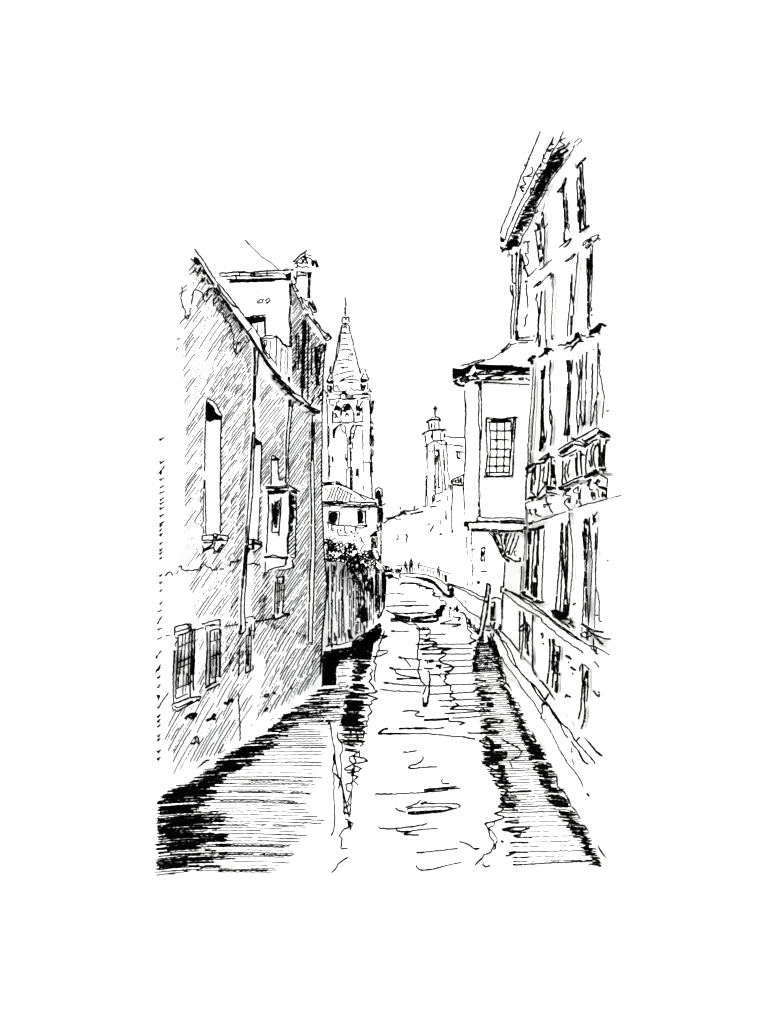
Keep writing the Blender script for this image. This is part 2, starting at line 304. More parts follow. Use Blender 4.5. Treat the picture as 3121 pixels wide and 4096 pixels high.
# ---- barred windows near the water
def barred(label, frame, fink, gink, sill=None, sink=''):
    z, poly = frame
    o = MB(STONE); o.prism(W1, pts(z, poly), -.05, .05)
    for z2, i2 in fink: o.ink(W1, z2, i2, .05)
    o = o.build('barred_window', h1); o['label'] = label
    gm = MB(STONE)
    for z2, i2 in gink:
        for k_, P_ in strokes(z2, i2): gm.stroke(W1, P_, k_ * (.55 if k_ > 6 else .8), .087)
    gm.build('grille', o)
    if sill: part('sill', o, W1, sill[0], sill[1], (0, .08), sink, body=STONE)
barred('large barred window with thick stone lintel and sill', ('s', '700,2510 692,2815 792,2790 780,2510 765,2490 700,2505'),
       [('E', '22 325,1380 345,1365 490,1330 555,1328 / 22 335,1365 330,1485 / 18 340,1445 440,1410 555,1380 / 24 490,1330 560,1400 / 30 520,1415 600,1405 / 22 550,1330 555,1390 / 20 375,1490 470,1455 590,1415 / 16 330,1510 370,1525 / 18 365,1560 335,1610 345,1640 / 18 335,1690 325,1820 315,2016 / 20 570,1420 565,1700 575,2016 / 22 605,1390 600,1700 590,2016'),
        ('a', '14 270,0 262,200 258,420 262,600 / 16 465,0 455,250 450,540 / 18 495,0 485,250 488,460')],
       [('E', '40 380,1500 375,1750 365,2016 / 15 440,1480 425,1750 400,2016 / 15 480,1460 470,1700 460,2016 / 36 535,1450 525,1600 520,1750 / 26 520,1750 515,2016 / 14 560,1440 560,2016 / 16 385,1645 480,1600 590,1555 / 18 370,1840 480,1800 600,1755 / 18 370,1930 480,1885 600,1840'),
        ('a', '26 310,0 300,200 288,540 / 12 348,0 330,220 315,430 / 12 390,0 375,250 368,500 / 30 438,0 430,140 / 30 430,240 428,410 / 11 415,250 400,470 / 14 320,430 400,390 490,345 / 15 320,145 480,70 / 15 320,205 480,135 / 20 290,550 380,510 430,485 / 26 310,440 320,300')],
       ('a', '235,605 440,530 575,515 575,545 540,585 330,690 245,655'), '24 240,610 320,585 440,535 / 22 440,535 575,520 / 22 575,520 545,580 / 20 245,610 250,655 310,690 / 18 310,690 430,620 540,560 / 16 270,630 310,650 480,570 / 30 520,555 550,570')
barred('narrow barred window of two dark bars beside the large one', ('s', '822,2500 882,2478 884,2590 882,2720 824,2752 826,2600'),
       [('E', '28 695,1330 740,1325 / 18 740,1325 860,1285 950,1268 / 18 945,1270 945,1380 / 15 745,1360 850,1335 900,1350 / 14 805,1365 880,1345 940,1345 / 18 800,1430 870,1405 945,1395 / 16 745,1370 750,1420 / 18 765,1430 770,1700 760,2016 / 40 945,1400 950,1500 / 22 945,1500 940,1750 935,2016'),
        ('a', '16 640,0 630,150 625,400 / 22 780,0 788,150 785,310 / 16 620,420 660,395 750,350')],
       [('E', '46 815,1430 810,1600 810,1800 820,2016 / 22 870,1430 868,1550 / 46 905,1430 905,1560 905,1750 / 40 900,1760 895,2016 / 14 820,1570 940,1530 / 16 830,1770 940,1735 / 12 830,1810 900,1780 / 14 860,1600 850,1900'),
        ('a', '44 672,0 672,180 665,390 / 34 745,0 742,180 735,370 / 10 710,0 705,250 690,330 / 18 680,80 780,30 / 14 690,310 780,290')],
       ('a', '612,435 795,365 795,385 640,462'), '22 615,430 690,390 / 20 630,460 700,425 790,375')
barred('slender barred window right of the hooked downpipe', ('s', '985,2490 1020,2475 1016,2560 1012,2690 984,2692'),
       [('E', '16 1290,1250 1340,1230 1400,1230 / 18 1400,1230 1400,1270 / 24 1290,1310 1320,1310 / 15 1410,1310 1410,1400 1390,1540 / 15 1290,1500 1295,1700 1300,1880 / 20 1285,1490 1330,1480 / 14 1285,1900 1285,2000')],
       [('E', '40 1340,1370 1340,1500 / 16 1365,1330 1360,1500 / 15 1325,1500 1320,1700 1315,1900 / 24 1365,1500 1360,1700 1355,1900 / 14 1370,1420 1400,1430 / 14 1370,1480 1395,1490 / 14 1300,1650 1370,1615 / 16 1310,1745 1370,1730 / 30 1310,1860 1320,1900 / 20 1345,1900 1350,1980 / 18 1385,1880 1385,1950 / 22 1305,1990 1380,1945'),
        ('a', '14 1075,0 1078,120 1070,260 / 20 1135,0 1130,100 1125,215 / 15 1110,0 1105,170 / 16 1160,170 1160,215 / 18 1070,255 1160,215')])
barred('small barred window below the hooded bay', ('F', '340,700 480,690 465,900 440,1190 540,1200 490,1250 330,1295 320,1200 335,900'),
       [('F', '24 345,705 470,690 / 18 345,760 335,950 335,1190 / 18 460,800 455,950 435,1190 / 40 455,700 450,790 / 40 310,1200 340,1290 / 30 330,1280 400,1250 480,1215 / 40 450,1200 540,1200 / 24 490,1245 530,1200')],
       [('F', '26 375,710 370,800 / 14 375,800 375,1000 370,1200 / 16 405,740 400,880 / 12 400,880 395,1100 / 14 430,800 425,1020 / 15 350,900 400,880 455,870 / 16 345,1060 380,1035 420,1020 / 20 360,790 450,790 / 24 370,1110 390,1130 380,1200 / 15 350,1120 400,1125')])
# ---- downpipes
def pipe(label, poly, inks, r=.07):
    o = MB(STONE); o.prism(W1, poly, 0, r)
    for z, t in inks: o.ink(W1, z, t, r)
    o = o.build('downpipe', h1); o['label'] = label
pipe('long downpipe with a hooked foot', pts('A', '1400,1640 1475,1660') + pts('C', '1440,0 1425,200 1412,600 1415,800 1400,1100 1385,1500 1360,1800 1340,2016') + pts('E', '1320,300 1300,560 1290,800 1275,1200 1290,1380 1280,1430 1230,1475 1185,1445 1225,1330 1220,1150 1245,700 1290,300') + pts('C', '1310,1900 1330,1600 1360,1000 1385,760 1385,450 1395,200'),
     [('A', '34 1400,1640 1412,1780 1405,2016 / 22 1465,1680 1450,1850 1445,2016 / 16 1420,1700 1450,1660'),
      ('C', '36 1403,0 1395,200 1385,420 / 34 1388,420 1400,560 1392,700 / 20 1425,0 1420,200 1410,350 / 28 1385,760 1372,900 1358,1100 1350,1300 / 24 1350,1300 1330,1600 1312,1850 1300,2016 / 17 1413,640 1412,800 1400,1050 1390,1300 1385,1560 1360,1800 1342,2016'),
      ('E', '34 1297,0 1292,250 / 18 1335,0 1322,250 1310,420 / 40 1290,260 1275,480 1255,700 / 18 1305,420 1298,600 1290,830 / 34 1248,700 1240,860 / 26 1235,860 1222,1050 1218,1250 1222,1340 / 15 1285,820 1275,980 1270,1180 1290,1370 / 40 1190,1445 1220,1420 1225,1340 / 32 1190,1450 1225,1470 / 24 1225,1470 1275,1430 1290,1380')])
pipe('short pipe dropping from the eave to the hooded bay', pts('D', '530,330 585,350 555,600 537,800 525,1100 522,1400 470,1480 490,1200 485,900 505,650'),
     [('D', '50 540,330 535,430 / 26 530,430 515,600 500,720 / 24 500,720 488,900 486,1100 / 24 486,1100 490,1280 478,1460 / 15 585,350 560,520 548,620 / 15 548,620 535,800 528,900 515,1080 / 15 515,1080 518,1250 522,1400 / 16 500,1385 530,1395 / 20 510,1050 520,1080')])
pipe('straight downpipe close to the far corner', pts('D', '832,540 870,560 862,850 852,1000 868,1300 872,1700 872,2016') + pts('F', '880,300 865,600 860,900 850,1200 838,1590 785,1590 790,1300 795,1000 800,800 820,550 830,300') + pts('D', '830,2016 822,1500 832,1100 838,850'),
     [('D', '24 838,540 845,640 / 60 850,630 845,850 / 28 835,850 832,1000 822,1180 / 26 820,1180 818,1400 826,1700 830,2016 / 14 865,850 853,1000 858,1150 866,1300 / 14 866,1300 868,1700 875,2016 / 18 835,540 880,545'),
      ('F', '26 822,0 828,260 822,450 / 34 818,450 810,600 800,760 / 26 800,760 805,900 800,1050 / 24 795,1050 792,1300 785,1580 / 16 785,1580 835,1590 / 16 872,0 880,260 872,500 / 15 872,500 862,800 858,1000 / 16 856,1000 848,1250 840,1450 835,1620')])
# ================================================================== taller gabled house behind it
h2 = thing('gabled_house', 'taller house with a stepped tiled gable standing behind the slanting eave', 'house', (-5.0, 18, 0))
F2 = front(16.0)
c2 = Vector((-.197 * 16, 16, 0)); d2 = Vector(((1308 - CX) / F * 22.5, 22.5, 0))
S2 = through(c2, d2)
b = MB(); b.prism(F2, pts('s', '880,1122 1158,1112 1158,1545 1158,2100 1020,2100 1010,1380'), 0, 0, ext=(-1, 6, 0))
b.ink(F2, 'A', '22 1455,910 1470,908 / 17 1440,1030 1480,1002 1530,995 1505,1040 1450,1048 1440,1030 / 20 1545,1020 1600,985 1618,1010 1580,1052 1550,1050 / 30 1560,1035 1585,1045')
b.ink(F2, 'B', '36 535,760 543,950 548,1080 / 30 540,1080 530,1250 / 44 530,1250 548,1400 / 30 548,1380 535,1600 / 34 535,1600 540,1800 530,2016')
b.ink(F2, 'D', '40 525,0 525,150')
b.build('wall', h2)
gable = pts('s', '1158,1110 1172,1085 1195,1165 1225,1235 1262,1320 1305,1370 1300,1500 1296,1700 1250,1700 1158,1640')
b = MB(); b.prism(S2, gable, 0, 0, ext=(-3, .5, 0))
hp = pts('s', '1166,1175 1185,1180 1212,1240 1255,1325 1296,1372 1294,1480 1290,1630 1255,1620 1165,1530')
b.hatch(S2, hp, 52, 8.0, 2.6, L=(28, 80), gap=(3, 9), dry=.1)
b.ink(S2, 'B', '''50 728,1270 730,1450 718,1700 715,2016 / 16 755,1290 752,1600 / 18 790,1330 792,1500 780,1700 782,2016 / 40 885,1640 890,1800 905,2016 / 30 905,1650 915,1850 / 20 830,1640 835,1750 825,2016 / 22 960,1720 945,1800 940,2016 / 18 850,1640 900,1640 980,1600 / 24 980,1590 1000,1660 960,1715 930,1690 / 18 925,1700 950,1610
24 600,1500 650,1460 / 20 610,1540 640,1460 665,1450 / 14 630,1500 620,1750 / 14 660,1480 650,1950 / 22 580,1820 610,1840 600,1900 575,1960 / 12 560,1480 560,1920 / 14 690,1700 640,1850 / 30 1020,1580 1010,1700 / 24 1010,1700 1000,1850 992,2016 / 20 590,900 620,930 690,1060''')
b.ink(S2, 'D', '60 712,0 712,180 / 30 708,180 705,320 / 18 780,0 780,340 / 40 905,0 910,140 / 18 830,80 850,120 / 24 900,60 940,150 / 20 985,0 980,250 972,520 / 12 975,180 1040,240')
for i in range(8):
    x, y = rnd.uniform(760, 930), rnd.uniform(120, 380); b.ink(S2, 'D', f'{rnd.choice((14, 18, 24))} {x:.0f},{y + 60:.0f} {x + 45:.0f},{y - 20:.0f}')
b.build('gable_wall', h2)
# roof bands: eaves over the front, stepped tiles down the gable
b = MB(TILE); b.prism(F2, pts('A', '935,645 1280,622') + pts('B', '240,612 590,598 545,755') + pts('A', '1060,770 1050,725 950,690'), -.05, .08)
b.ink(F2, 'A', '22 935,645 1050,642 1180,630 1290,624 / 26 1180,640 1420,640 / 16 1420,630 1560,618 1680,612 / 24 935,645 940,680 / 20 945,688 1060,685 1200,680 / 18 1200,680 1400,682 1680,680 / 26 1030,732 1110,730 / 50 1075,755 1100,725 / 40 1100,740 1300,740 1500,735 1680,728 / 22 1060,768 1300,762 1680,750 / 14 1200,650 1210,690 / 20 1400,640 1400,690 / 14 1570,630 1575,680 / 22 1150,660 1160,720', .08)
b.ink(F2, 'B', '20 0,640 120,625 240,614 / 16 240,614 330,610 430,612 / 14 430,612 490,588 530,605 450,620 / 22 540,600 590,600 / 14 0,660 200,650 420,640 / 16 0,690 150,690 300,680 / 44 0,735 150,732 300,725 / 38 300,730 420,720 540,730 / 20 0,760 150,758 300,750 / f 480,660 560,620 555,740 520,740 470,690 / 14 430,640 500,690 / 14 230,615 235,690 / 12 60,650 70,680', .08)
b.build('eave', h2)
b = MB(TILE); b.prism(S2, pts('B', '560,605 590,600 635,770 660,890 700,965 730,1060 800,1150 860,1240 940,1310 1000,1440 1105,1525 1035,1565 930,1420 790,1225 735,1215 690,1090 640,980 600,900 555,780'), -.05, .06)
b.ink(S2, 'B', '20 575,620 600,700 630,770 / 14 555,700 575,790 600,800 635,770 / 15 600,800 620,850 660,885 / 18 605,890 660,885 / 20 560,780 600,900 / 18 610,910 650,990 700,1090 / 24 660,990 700,960 / 15 690,960 720,1060 / 14 720,1060 770,1150 800,1155 / 14 690,1090 720,1140 750,1100 / 36 735,1215 800,1205 / 24 830,1180 850,1215 / 17 785,1220 860,1310 930,1400 / 16 930,1400 980,1480 1035,1560 / 20 855,1250 920,1330 960,1400 / 14 880,1270 860,1300 900,1340 / 14 920,1320 890,1330 / 16 970,1410 940,1370 / 20 960,1400 1010,1450 1040,1455 / 34 1040,1450 1100,1525 / 26 1100,1525 1035,1560 / 16 1000,1510 1030,1480 1050,1500 1020,1530 / 20 1035,1560 1000,1500', .06)
b.build('gable_coping', h2)
# chimney
ch = front(17.5)
b = MB(); b.prism(ch, pts('B', '625,590 810,590 815,1000 700,1010 660,900 625,760'), 0, 0, ext=(0, .7, 0))
b.ink(ch, 'B', '18 630,600 630,690 622,740 / 54 790,600 798,720 / 44 798,720 795,900 793,1010 / 66 780,1010 800,1060 / 26 640,685 700,675 755,685 / 18 755,640 750,690 / 44 650,610 760,610 / 30 650,600 780,595 / 24 680,640 740,640 / 20 820,590 825,640 800,700 / 16 700,985 770,985')
chim = b.build('chimney', h2)
b = MB(TILE); b.prism(ch, pts('B', '570,500 745,350 860,440 925,570 890,580 830,600 600,580'), .1, .25)
b.ink(ch, 'B', '20 575,500 620,460 680,400 770,340 / 16 595,530 660,460 740,410 / 26 740,370 740,470 / 12 760,380 790,410 825,412 / 14 760,420 840,470 / 44 840,470 850,550 / 44 875,470 910,570 / 22 650,500 690,520 720,480 / 24 710,470 740,520 770,480 / 20 770,480 775,530 / 22 690,470 760,460 / 16 640,545 700,570 740,555 800,570 / 20 630,480 640,560 605,580 / 18 670,520 720,500 / 14 760,420 760,500 / 18 680,430 760,440', .25)
b.build('chimney_cap', chim)
ch2 = front(17.3)
part('flashing', h2, ch2, 'B', '700,985 815,990 905,1160 860,1210 760,1120 715,1060', (-.05, .02), '24 720,985 745,1020 780,1010 / 40 790,1020 830,1080 880,1150 / 20 830,1010 870,1080 905,1160 / 16 770,1050 820,1130 850,1180 / 24 850,1180 905,1160 / 26 830,1180 850,1215 / 14 745,1060 790,1130 / 20 690,970 715,1060')
# window under the eave and the corrugated lean-to
part('window', h2, F2, 'B', '0,1220 215,1210 220,1490 110,1500 0,1330', (-.02, .06), '20 0,1225 120,1215 215,1210 / f 0,1240 215,1225 220,1290 160,1305 60,1325 0,1325 / 32 200,1290 205,1400 208,1490 / 15 105,1330 102,1440', more=[('A', 'f 1270,1225 1400,1225 1400,1325 1320,1325'), ])
part('lean_to', h2, F2, 'B', '140,1510 200,1488 345,1478 420,1545 545,1640 545,2016 440,2016', (-.05, .15), '''16 150,1515 200,1492 280,1484 345,1500 / 14 160,1535 230,1515 300,1528 345,1500 / 26 345,1478 420,1550 / 34 400,1540 450,1600 / 20 450,1600 540,1640 / 14 420,1600 470,1620 525,1690 / 15 180,1550 235,1545 205,1650 180,1550 / 16 150,1530 185,1640 200,1720 / 18 355,1500 352,1700 348,2016 / 12 280,1540 268,1700 262,1850
15 418,1625 415,1800 415,1990 / 12 478,1670 470,1850 470,2016 / 12 512,1680 505,1850 500,2016 / 12 440,1650 435,1700''', body=TILE)
# the aerial wire
o = MB(); P = [F2.at(u, v, .2) for u, v in pts('B', '-69,195 0,265 60,330 160,430 220,465 280,500 390,605')]
for p, q in zip(P, P[1:]): o.tube(p, q, .012, .012, 6, 1)
o.ink(F2, 'B', '15 -69,195 -45,220 -20,250 0,265 / 10 0,265 60,330 / 10 60,330 120,390 160,430 220,465 / 10 220,465 280,500 340,555 390,605', .2)
o.build('aerial_wire', h2)
GAIN = 1.04                                   # distant things were drawn with a loaded pen
# ================================================================== bell tower
BT = front(60.0)
bt = thing('bell_tower', 'tall square bell tower with arched belfry and pointed brick spire', 'tower', (-4.7, 62, 0))
b = MB(); b.prism(BT, pts('s', '1309,1595 1480,1590 1484,1700 1486,1850 1490,2000 1490,2250 1309,2250'), 0, 0, ext=(0, 5, 0))
b.ink(BT, 'G', '16 195,1610 193,1680 200,1800 205,1900 210,2016 / 24 268,1740 272,2016 / 22 770,1600 775,1800 785,2016 / 40 815,1690 800,1760 795,1840 / 26 790,1960 820,2010 / 20 800,1700 825,1690 810,1790 790,1870')
b.ink(BT, 'H', '14 207,0 208,200 215,420 218,600 212,750 / 28 278,60 285,200 292,250 / 22 290,250 292,500 298,640 / 30 298,640 302,770 / 30 783,0 788,120 795,250 / 44 805,130 810,200 800,290 / 30 780,380 790,430 / 20 790,300 793,480 790,650 / 22 790,650 795,820 805,990 / 20 800,20 820,70 / 17 670,60 675,200 680,330 / 12 680,330 683,500 682,645 / 14 690,730 685,745 / 14 688,810 680,905')
b.ink(BT, 'H', '14 225,10 225,300 / 12 235,400 232,700 / 14 770,60 772,300 / 12 775,420 778,700 / 16 300,700 450,705 / 12 690,500 770,505 / 12 225,560 265,562 / 16 815,330 810,420 / 14 800,500 808,640')
b.build('shaft', bt)
belf = MB(); belf.prism(BT, pts('G', '268,1770 680,1770 685,1975 268,1990'), -.1, .12)
belf.ink(BT, 'G', '''f 282,1830 290,1780 320,1748 350,1755 372,1800 375,1835 330,1820 / f 400,1840 415,1780 450,1742 500,1735 515,1760 515,1815 470,1830 430,1848 / f 570,1830 600,1770 620,1745 640,1790 665,1770 670,1840 620,1830
14 365,1760 385,1820 372,1900 370,1980 / 13 395,1820 398,1900 400,1985 / 18 490,1735 520,1770 545,1830 560,1900 558,1970 / 34 555,1850 560,1960 / 14 400,1840 390,1790 430,1740 500,1725 / 22 275,1830 272,1980
34 305,1850 320,1890 330,1910 / 18 330,1900 345,1920 / 30 300,1900 305,1925 / 44 470,1860 465,1890 / 16 440,1910 445,1880 465,1850 490,1880 495,1915 / 18 465,1935 470,1950 / 40 610,1850 600,1880 / 30 640,1830 630,1890 / 22 612,1910 618,1940 / 16 585,1890 640,1880
20 265,1980 390,1980 / 26 400,1985 470,1985 560,1970 / 18 560,1975 690,1968 / 18 610,1670 600,1740 580,1800 / 16 680,1690 640,1750 625,1800 / 16 670,1770 672,1960 / 14 225,1680 240,1740 270,1750 / 14 360,1670 355,1700 320,1715 320,1760 / 14 275,1730 285,1760''', .12)
belf.build('belfry', bt)
ar = MB(STONE); ar.prism(BT, pts('H', '285,760 280,100 320,20 370,-10 430,10 470,150 470,820 400,800'), -.1, .06)
ar.ink(BT, 'H', '''40 290,180 285,110 300,60 330,25 / 22 320,30 370,0 410,-10 / 24 380,0 385,50 410,90 430,110 / 26 430,0 450,60 440,100 460,150 / 15 465,140 467,300 470,380 / 20 300,60 310,110
30 515,60 540,20 560,-10 / 22 575,20 610,0 660,15 680,10 / 20 590,20 570,70 550,180 / 24 515,60 510,120 500,200 / 44 505,150 500,270 / 24 520,220 540,240 535,320 510,310 / 22 560,130 540,190 / 24 505,290 512,420 515,560 / 34 515,350 515,480
16 460,380 440,420 445,460 465,490 / 34 450,440 460,470 / 15 280,410 260,450 270,490 290,500 / 22 275,420 280,490 / 15 470,380 468,560 / 16 465,560 500,575 540,570 / 14 460,580 455,800 460,830 / 16 475,570 480,600 / 44 525,600 525,700 / 40 525,700 528,870 / 14 510,600 510,850 / 30 515,560 520,600
48 600,590 602,640 600,690 / 30 605,580 605,600 / 20 615,690 620,710 / 24 510,110 550,115''', .06)
ar.build('blind_arches', bt)
cn = MB(STONE); cn.prism(BT, pts('G', '200,1585 765,1575 772,1665 200,1675'), -.1, .25)
cn.ink(BT, 'G', '''15 150,1585 240,1580 300,1570 390,1568 / 18 240,1610 210,1625 220,1650 / 13 250,1612 320,1605 370,1620 / f 380,1575 440,1560 480,1590 450,1610 400,1600 / 30 360,1610 420,1590 / 16 440,1615 540,1612 660,1606 760,1612 / f 660,1580 760,1578 760,1612 670,1610 / 12 690,1575 760,1565 / 15 205,1668 300,1665 380,1660 / f 370,1650 450,1655 550,1648 640,1650 560,1675 400,1680 / 34 640,1665 700,1650 760,1660 / 26 450,1620 460,1640 520,1640 540,1620 / 16 445,1610 445,1650 / 16 545,1615 545,1650 / 26 370,1610 375,1670 / 24 200,1590 215,1650 / 24 765,1530 780,1570 800,1570 / 17 770,1600 775,1660''', .25)
cn.build('cornice', bt)
# spire: a real eight-sided pyramid with the pen courses on its near side
cx0, cxt = BT.at(465, 0).x, 0
tip = BT.at(1250 + 448 / 3.36, 1100 + 650 / 3.36); bl = BT.at(1250 + 262 / 3.36, 1100 + 1560 / 3.36); br = BT.at(1250 + 690 / 3.36, 1100 + 1560 / 3.36)
sp = MB(TILE)
prof = [(265, 690, 1560), (262, 655, 1330), (300, 610, 1180), (325, 580, 1050), (345, 545, 900), (378, 512, 780), (402, 490, 655)]
rings = []
for xl, xr, y in prof:
    L_ = BT.at(1250 + xl / 3.36, 1100 + y / 3.36); R_ = BT.at(1250 + xr / 3.36, 1100 + y / 3.36)
    c = (L_ + R_) / 2; r = (R_.x - L_.x) / 2
    rings.append([Vector((c.x + r * math.cos(2 * math.pi * (i + .5) / 8) / math.cos(math.pi / 8), 62.2 + min(r, 2.0) * math.sin(2 * math.pi * (i + .5) / 8), c.z)) for i in range(8)])
sp.add([v for R_ in rings for v in R_], [(i * 8 + j, i * 8 + (j + 1) % 8, (i + 1) * 8 + (j + 1) % 8, (i + 1) * 8 + j) for i in range(len(rings) - 1) for j in range(8)] + [tuple(range(48, 56))], 0)
sp.ink(BT, 'G', '''22 400,655 385,740 365,820 345,900 / 17 345,900 330,980 325,1060 305,1150 / 28 305,1150 285,1230 268,1320 / 26 395,690 385,780 / 16 380,800 365,920 355,1010 340,1080 320,1150 / 18 268,1320 262,1370 275,1420 / 16 490,655 500,740 515,800 / 18 515,800 545,900 550,960 / 15 550,960 580,1050 600,1150 / 18 600,1150 625,1250 650,1325 / 24 635,1280 645,1325
34 410,700 455,690 / 20 455,690 455,720 / 18 395,800 400,780 455,775 / 30 410,775 450,775 / 18 440,790 500,780 / 17 395,870 430,852 455,858 / 13 470,868 520,878 / 15 380,935 430,928 490,940 / 16 370,1015 420,995 500,1000 520,1025 / 15 325,1160 400,1140 480,1135 540,1155 / 24 480,1140 500,1155 / 20 530,1170 545,1185 / 15 330,1198 428,1182 / 20 460,1062 475,1070 / 20 440,1100 460,1105 / 22 480,1085 500,1110 / 18 490,1075 540,1050 548,1065 520,1085 / 15 362,1260 400,1240 485,1240 / 34 395,1250 425,1245 / 15 295,1350 400,1315 550,1288 550,1315
16 355,1440 430,1390 555,1348 540,1385 / 15 355,1435 450,1410 560,1400 600,1410 640,1420 / 22 475,1445 520,1440 560,1455 / 22 300,1500 330,1480 345,1500 330,1520 / 16 340,1520 380,1550 / 14 490,1560 520,1522 570,1555 610,1538 620,1550 650,1555 / 18 390,1570 470,1555''')
sp = sp.build('spire', bt)
fin = MB(STONE); fin.prism(BT, pts('G', '408,560 485,555 495,625 490,665 400,665 402,600'), -.2, .3)
fin.ink(BT, 'G', '22 405,565 402,640 / 20 410,560 445,570 485,558 / 22 488,560 492,640 / 24 400,650 495,650 / 14 400,670 490,672 / 28 450,580 450,610 / 18 430,575 460,605 / 18 440,640 460,640', .3)
base = BT.at(1250 + 442 / 3.36, 1100 + 560 / 3.36); top = BT.at(1250 + 440 / 3.36, 1100 + 305 / 3.36)
fin.tube(base, top, .05, .02, 6, 1)
fin.ink(BT, 'G', '10 415,305 440,305 / 15 442,305 450,370 452,420 / 34 440,430 438,470 / 20 445,470 448,500 / 34 440,490 440,520 / 24 438,515 440,548', .3)
fin.build('finial', sp)
def pinnacle(poly, ink, label):
    o = MB(STONE); o.prism(BT, pts('G', poly), -.3, .3); o.ink(BT, 'G', ink, .3)
    o = o.build('pinnacle', bt); o['label'] = label
pinnacle('245,1215 262,1290 268,1400 300,1425 290,1570 210,1580 200,1460 178,1450 215,1360', '34 245,1220 240,1320 / 20 240,1320 215,1390 190,1440 / 16 255,1300 262,1400 / 16 240,1370 250,1400 265,1380 / f 185,1430 200,1400 230,1420 270,1405 300,1415 290,1455 240,1470 185,1455 / 24 205,1470 210,1570 / 40 240,1480 250,1530 240,1580 / 16 280,1460 288,1570 / 20 215,1490 250,1500 220,1560', 'dark left pinnacle beside the spire')
pinnacle('705,1262 745,1360 780,1405 750,1440 745,1560 655,1580 650,1450 625,1430 650,1385', '26 705,1265 710,1310 / 16 700,1310 670,1360 650,1400 / 16 715,1315 740,1370 765,1400 / f 640,1395 690,1390 720,1400 770,1390 775,1415 740,1430 690,1450 640,1440 / 14 680,1420 710,1400 / 18 655,1450 655,1560 / 15 742,1440 742,1545 / 40 690,1480 690,1530 / 34 710,1470 700,1520 / 18 720,1480 690,1550 670,1560 / 16 670,1460 675,1540', 'right pinnacle with a white cone tip')
# ================================================================== hip-roofed house behind the garden wall
HF = front(34.5)
hh = thing('hip_roofed_house', 'small white house with a low hipped roof and two dark square windows', 'house', (-2.5, 36, 0))
b = MB(); b.prism(HF, pts('s', '1289,2015 1525,2015 1528,2130 1527,2330 1500,2400 1289,2400'), 0, 0, ext=(0, 5, 0))
b.ink(HF, 'H', '44 920,1090 935,1200 925,1320 / 34 885,1100 890,1220 880,1330 / 50 905,1120 910,1300 / 34 925,1320 920,1420 / 26 925,1420 925,1600 / 34 920,1600 925,1740 / 22 915,1740 922,1870 / 20 870,1330 870,1400 905,1420 / 14 905,1350 880,1400 / 15 870,1690 890,1720 900,1800 885,1840 910,1850 / 14 860,1640 870,1690 / 30 890,1585 880,1590')
b.build('wall', hh)
b = MB(TILE); b.prism(HF, pts('H', '125,775 300,760 400,800 540,885 660,945 760,975 870,1015 885,1100 125,1105'), -.1, .5)
b.ink(HF, 'H', '''22 130,780 220,770 300,768 / 24 130,815 230,800 300,800 / 20 150,790 260,785 / 26 300,770 380,755 / 44 310,785 360,790 400,810 / 30 400,810 460,830 540,880 / 22 540,885 620,925 740,970 850,1005 / 12 340,830 420,880 540,935 / 16 600,905 640,940 660,970 720,1005 / 24 715,1005 725,990 / 10 380,850 400,855
14 180,845 165,885 / 13 215,860 200,890 / 15 270,825 235,930 200,1015 / 15 305,830 270,930 250,985 / 16 345,830 310,930 290,1025 / 16 380,850 350,940 325,1020 / 15 410,870 385,950 355,1010 / 15 440,905 420,960 400,1015 / 15 475,905 460,960 440,1020 / 16 525,930 510,975 498,1020 / 15 570,960 560,1010 / 12 640,990 635,1015
15 130,1030 300,1025 420,1025 / 18 130,1045 300,1050 480,1040 / 30 480,1030 640,1040 / 30 640,1045 780,1040 870,1050 / 14 130,1065 400,1062 520,1068 / 13 520,1068 700,1075 870,1070 / 13 640,1055 650,1075 / 26 130,1095 260,1080 400,1090 / 34 400,1098 520,1100 640,1100 / 30 640,1105 760,1098 900,1098 / 24 230,1090 225,1115 / 24 390,1105 385,1135 / 24 770,1110 755,1145 / 22 520,1110 530,1120 / 18 640,1110 660,1125''', .5)
b.build('roof', hh)
o = MB(STONE); o.prism(HF, pts('H', '845,865 890,832 938,860 942,1100 880,1090 870,1040 845,1000'), -.1, .7)
o.ink(HF, 'H', '18 850,990 848,860 / 16 848,865 890,838 935,860 / 20 935,860 938,960 / f 865,880 890,865 915,900 935,960 940,1090 885,1090 875,1000 850,990 855,900 / 14 900,910 905,950 / 24 935,960 955,955 / 16 940,1080 985,1050 / 30 930,1010 930,1100', .7)
o.build('chimney', hh)
part('window', hh, HF, 'H', '218,1155 368,1158 360,1345 255,1345 212,1300', (0, .06), '16 220,1158 290,1165 368,1160 / 24 222,1160 222,1300 / 18 365,1165 360,1250 352,1340 / f 230,1180 300,1165 345,1185 345,1260 310,1310 230,1300 220,1250 / 18 180,1298 230,1320 320,1330 / 24 230,1300 310,1320', body=STONE, label='left dark square window')
part('window', hh, HF, 'H', '600,1140 718,1140 715,1375 600,1370', (0, .06), '30 600,1145 660,1150 / 22 610,1150 618,1330 / 16 660,1155 715,1170 / 22 712,1140 715,1330 / f 612,1160 650,1160 685,1180 690,1260 660,1320 620,1330 / 40 710,1340 735,1365 / 16 690,1290 670,1330', body=STONE, label='narrower dark window on the right')
part('balcony', hh, HF, 'H', '255,1340 735,1355 735,1385 580,1380 570,1430 430,1400 350,1390 255,1410', (-.02, .3), '18 250,1340 360,1350 500,1355 600,1365 / 14 590,1350 700,1350 740,1365 / 15 580,1375 660,1382 740,1370 / 20 255,1340 262,1400 / 18 210,1310 215,1390 / 18 435,1355 430,1410 / 18 580,1370 575,1430', body=STONE)
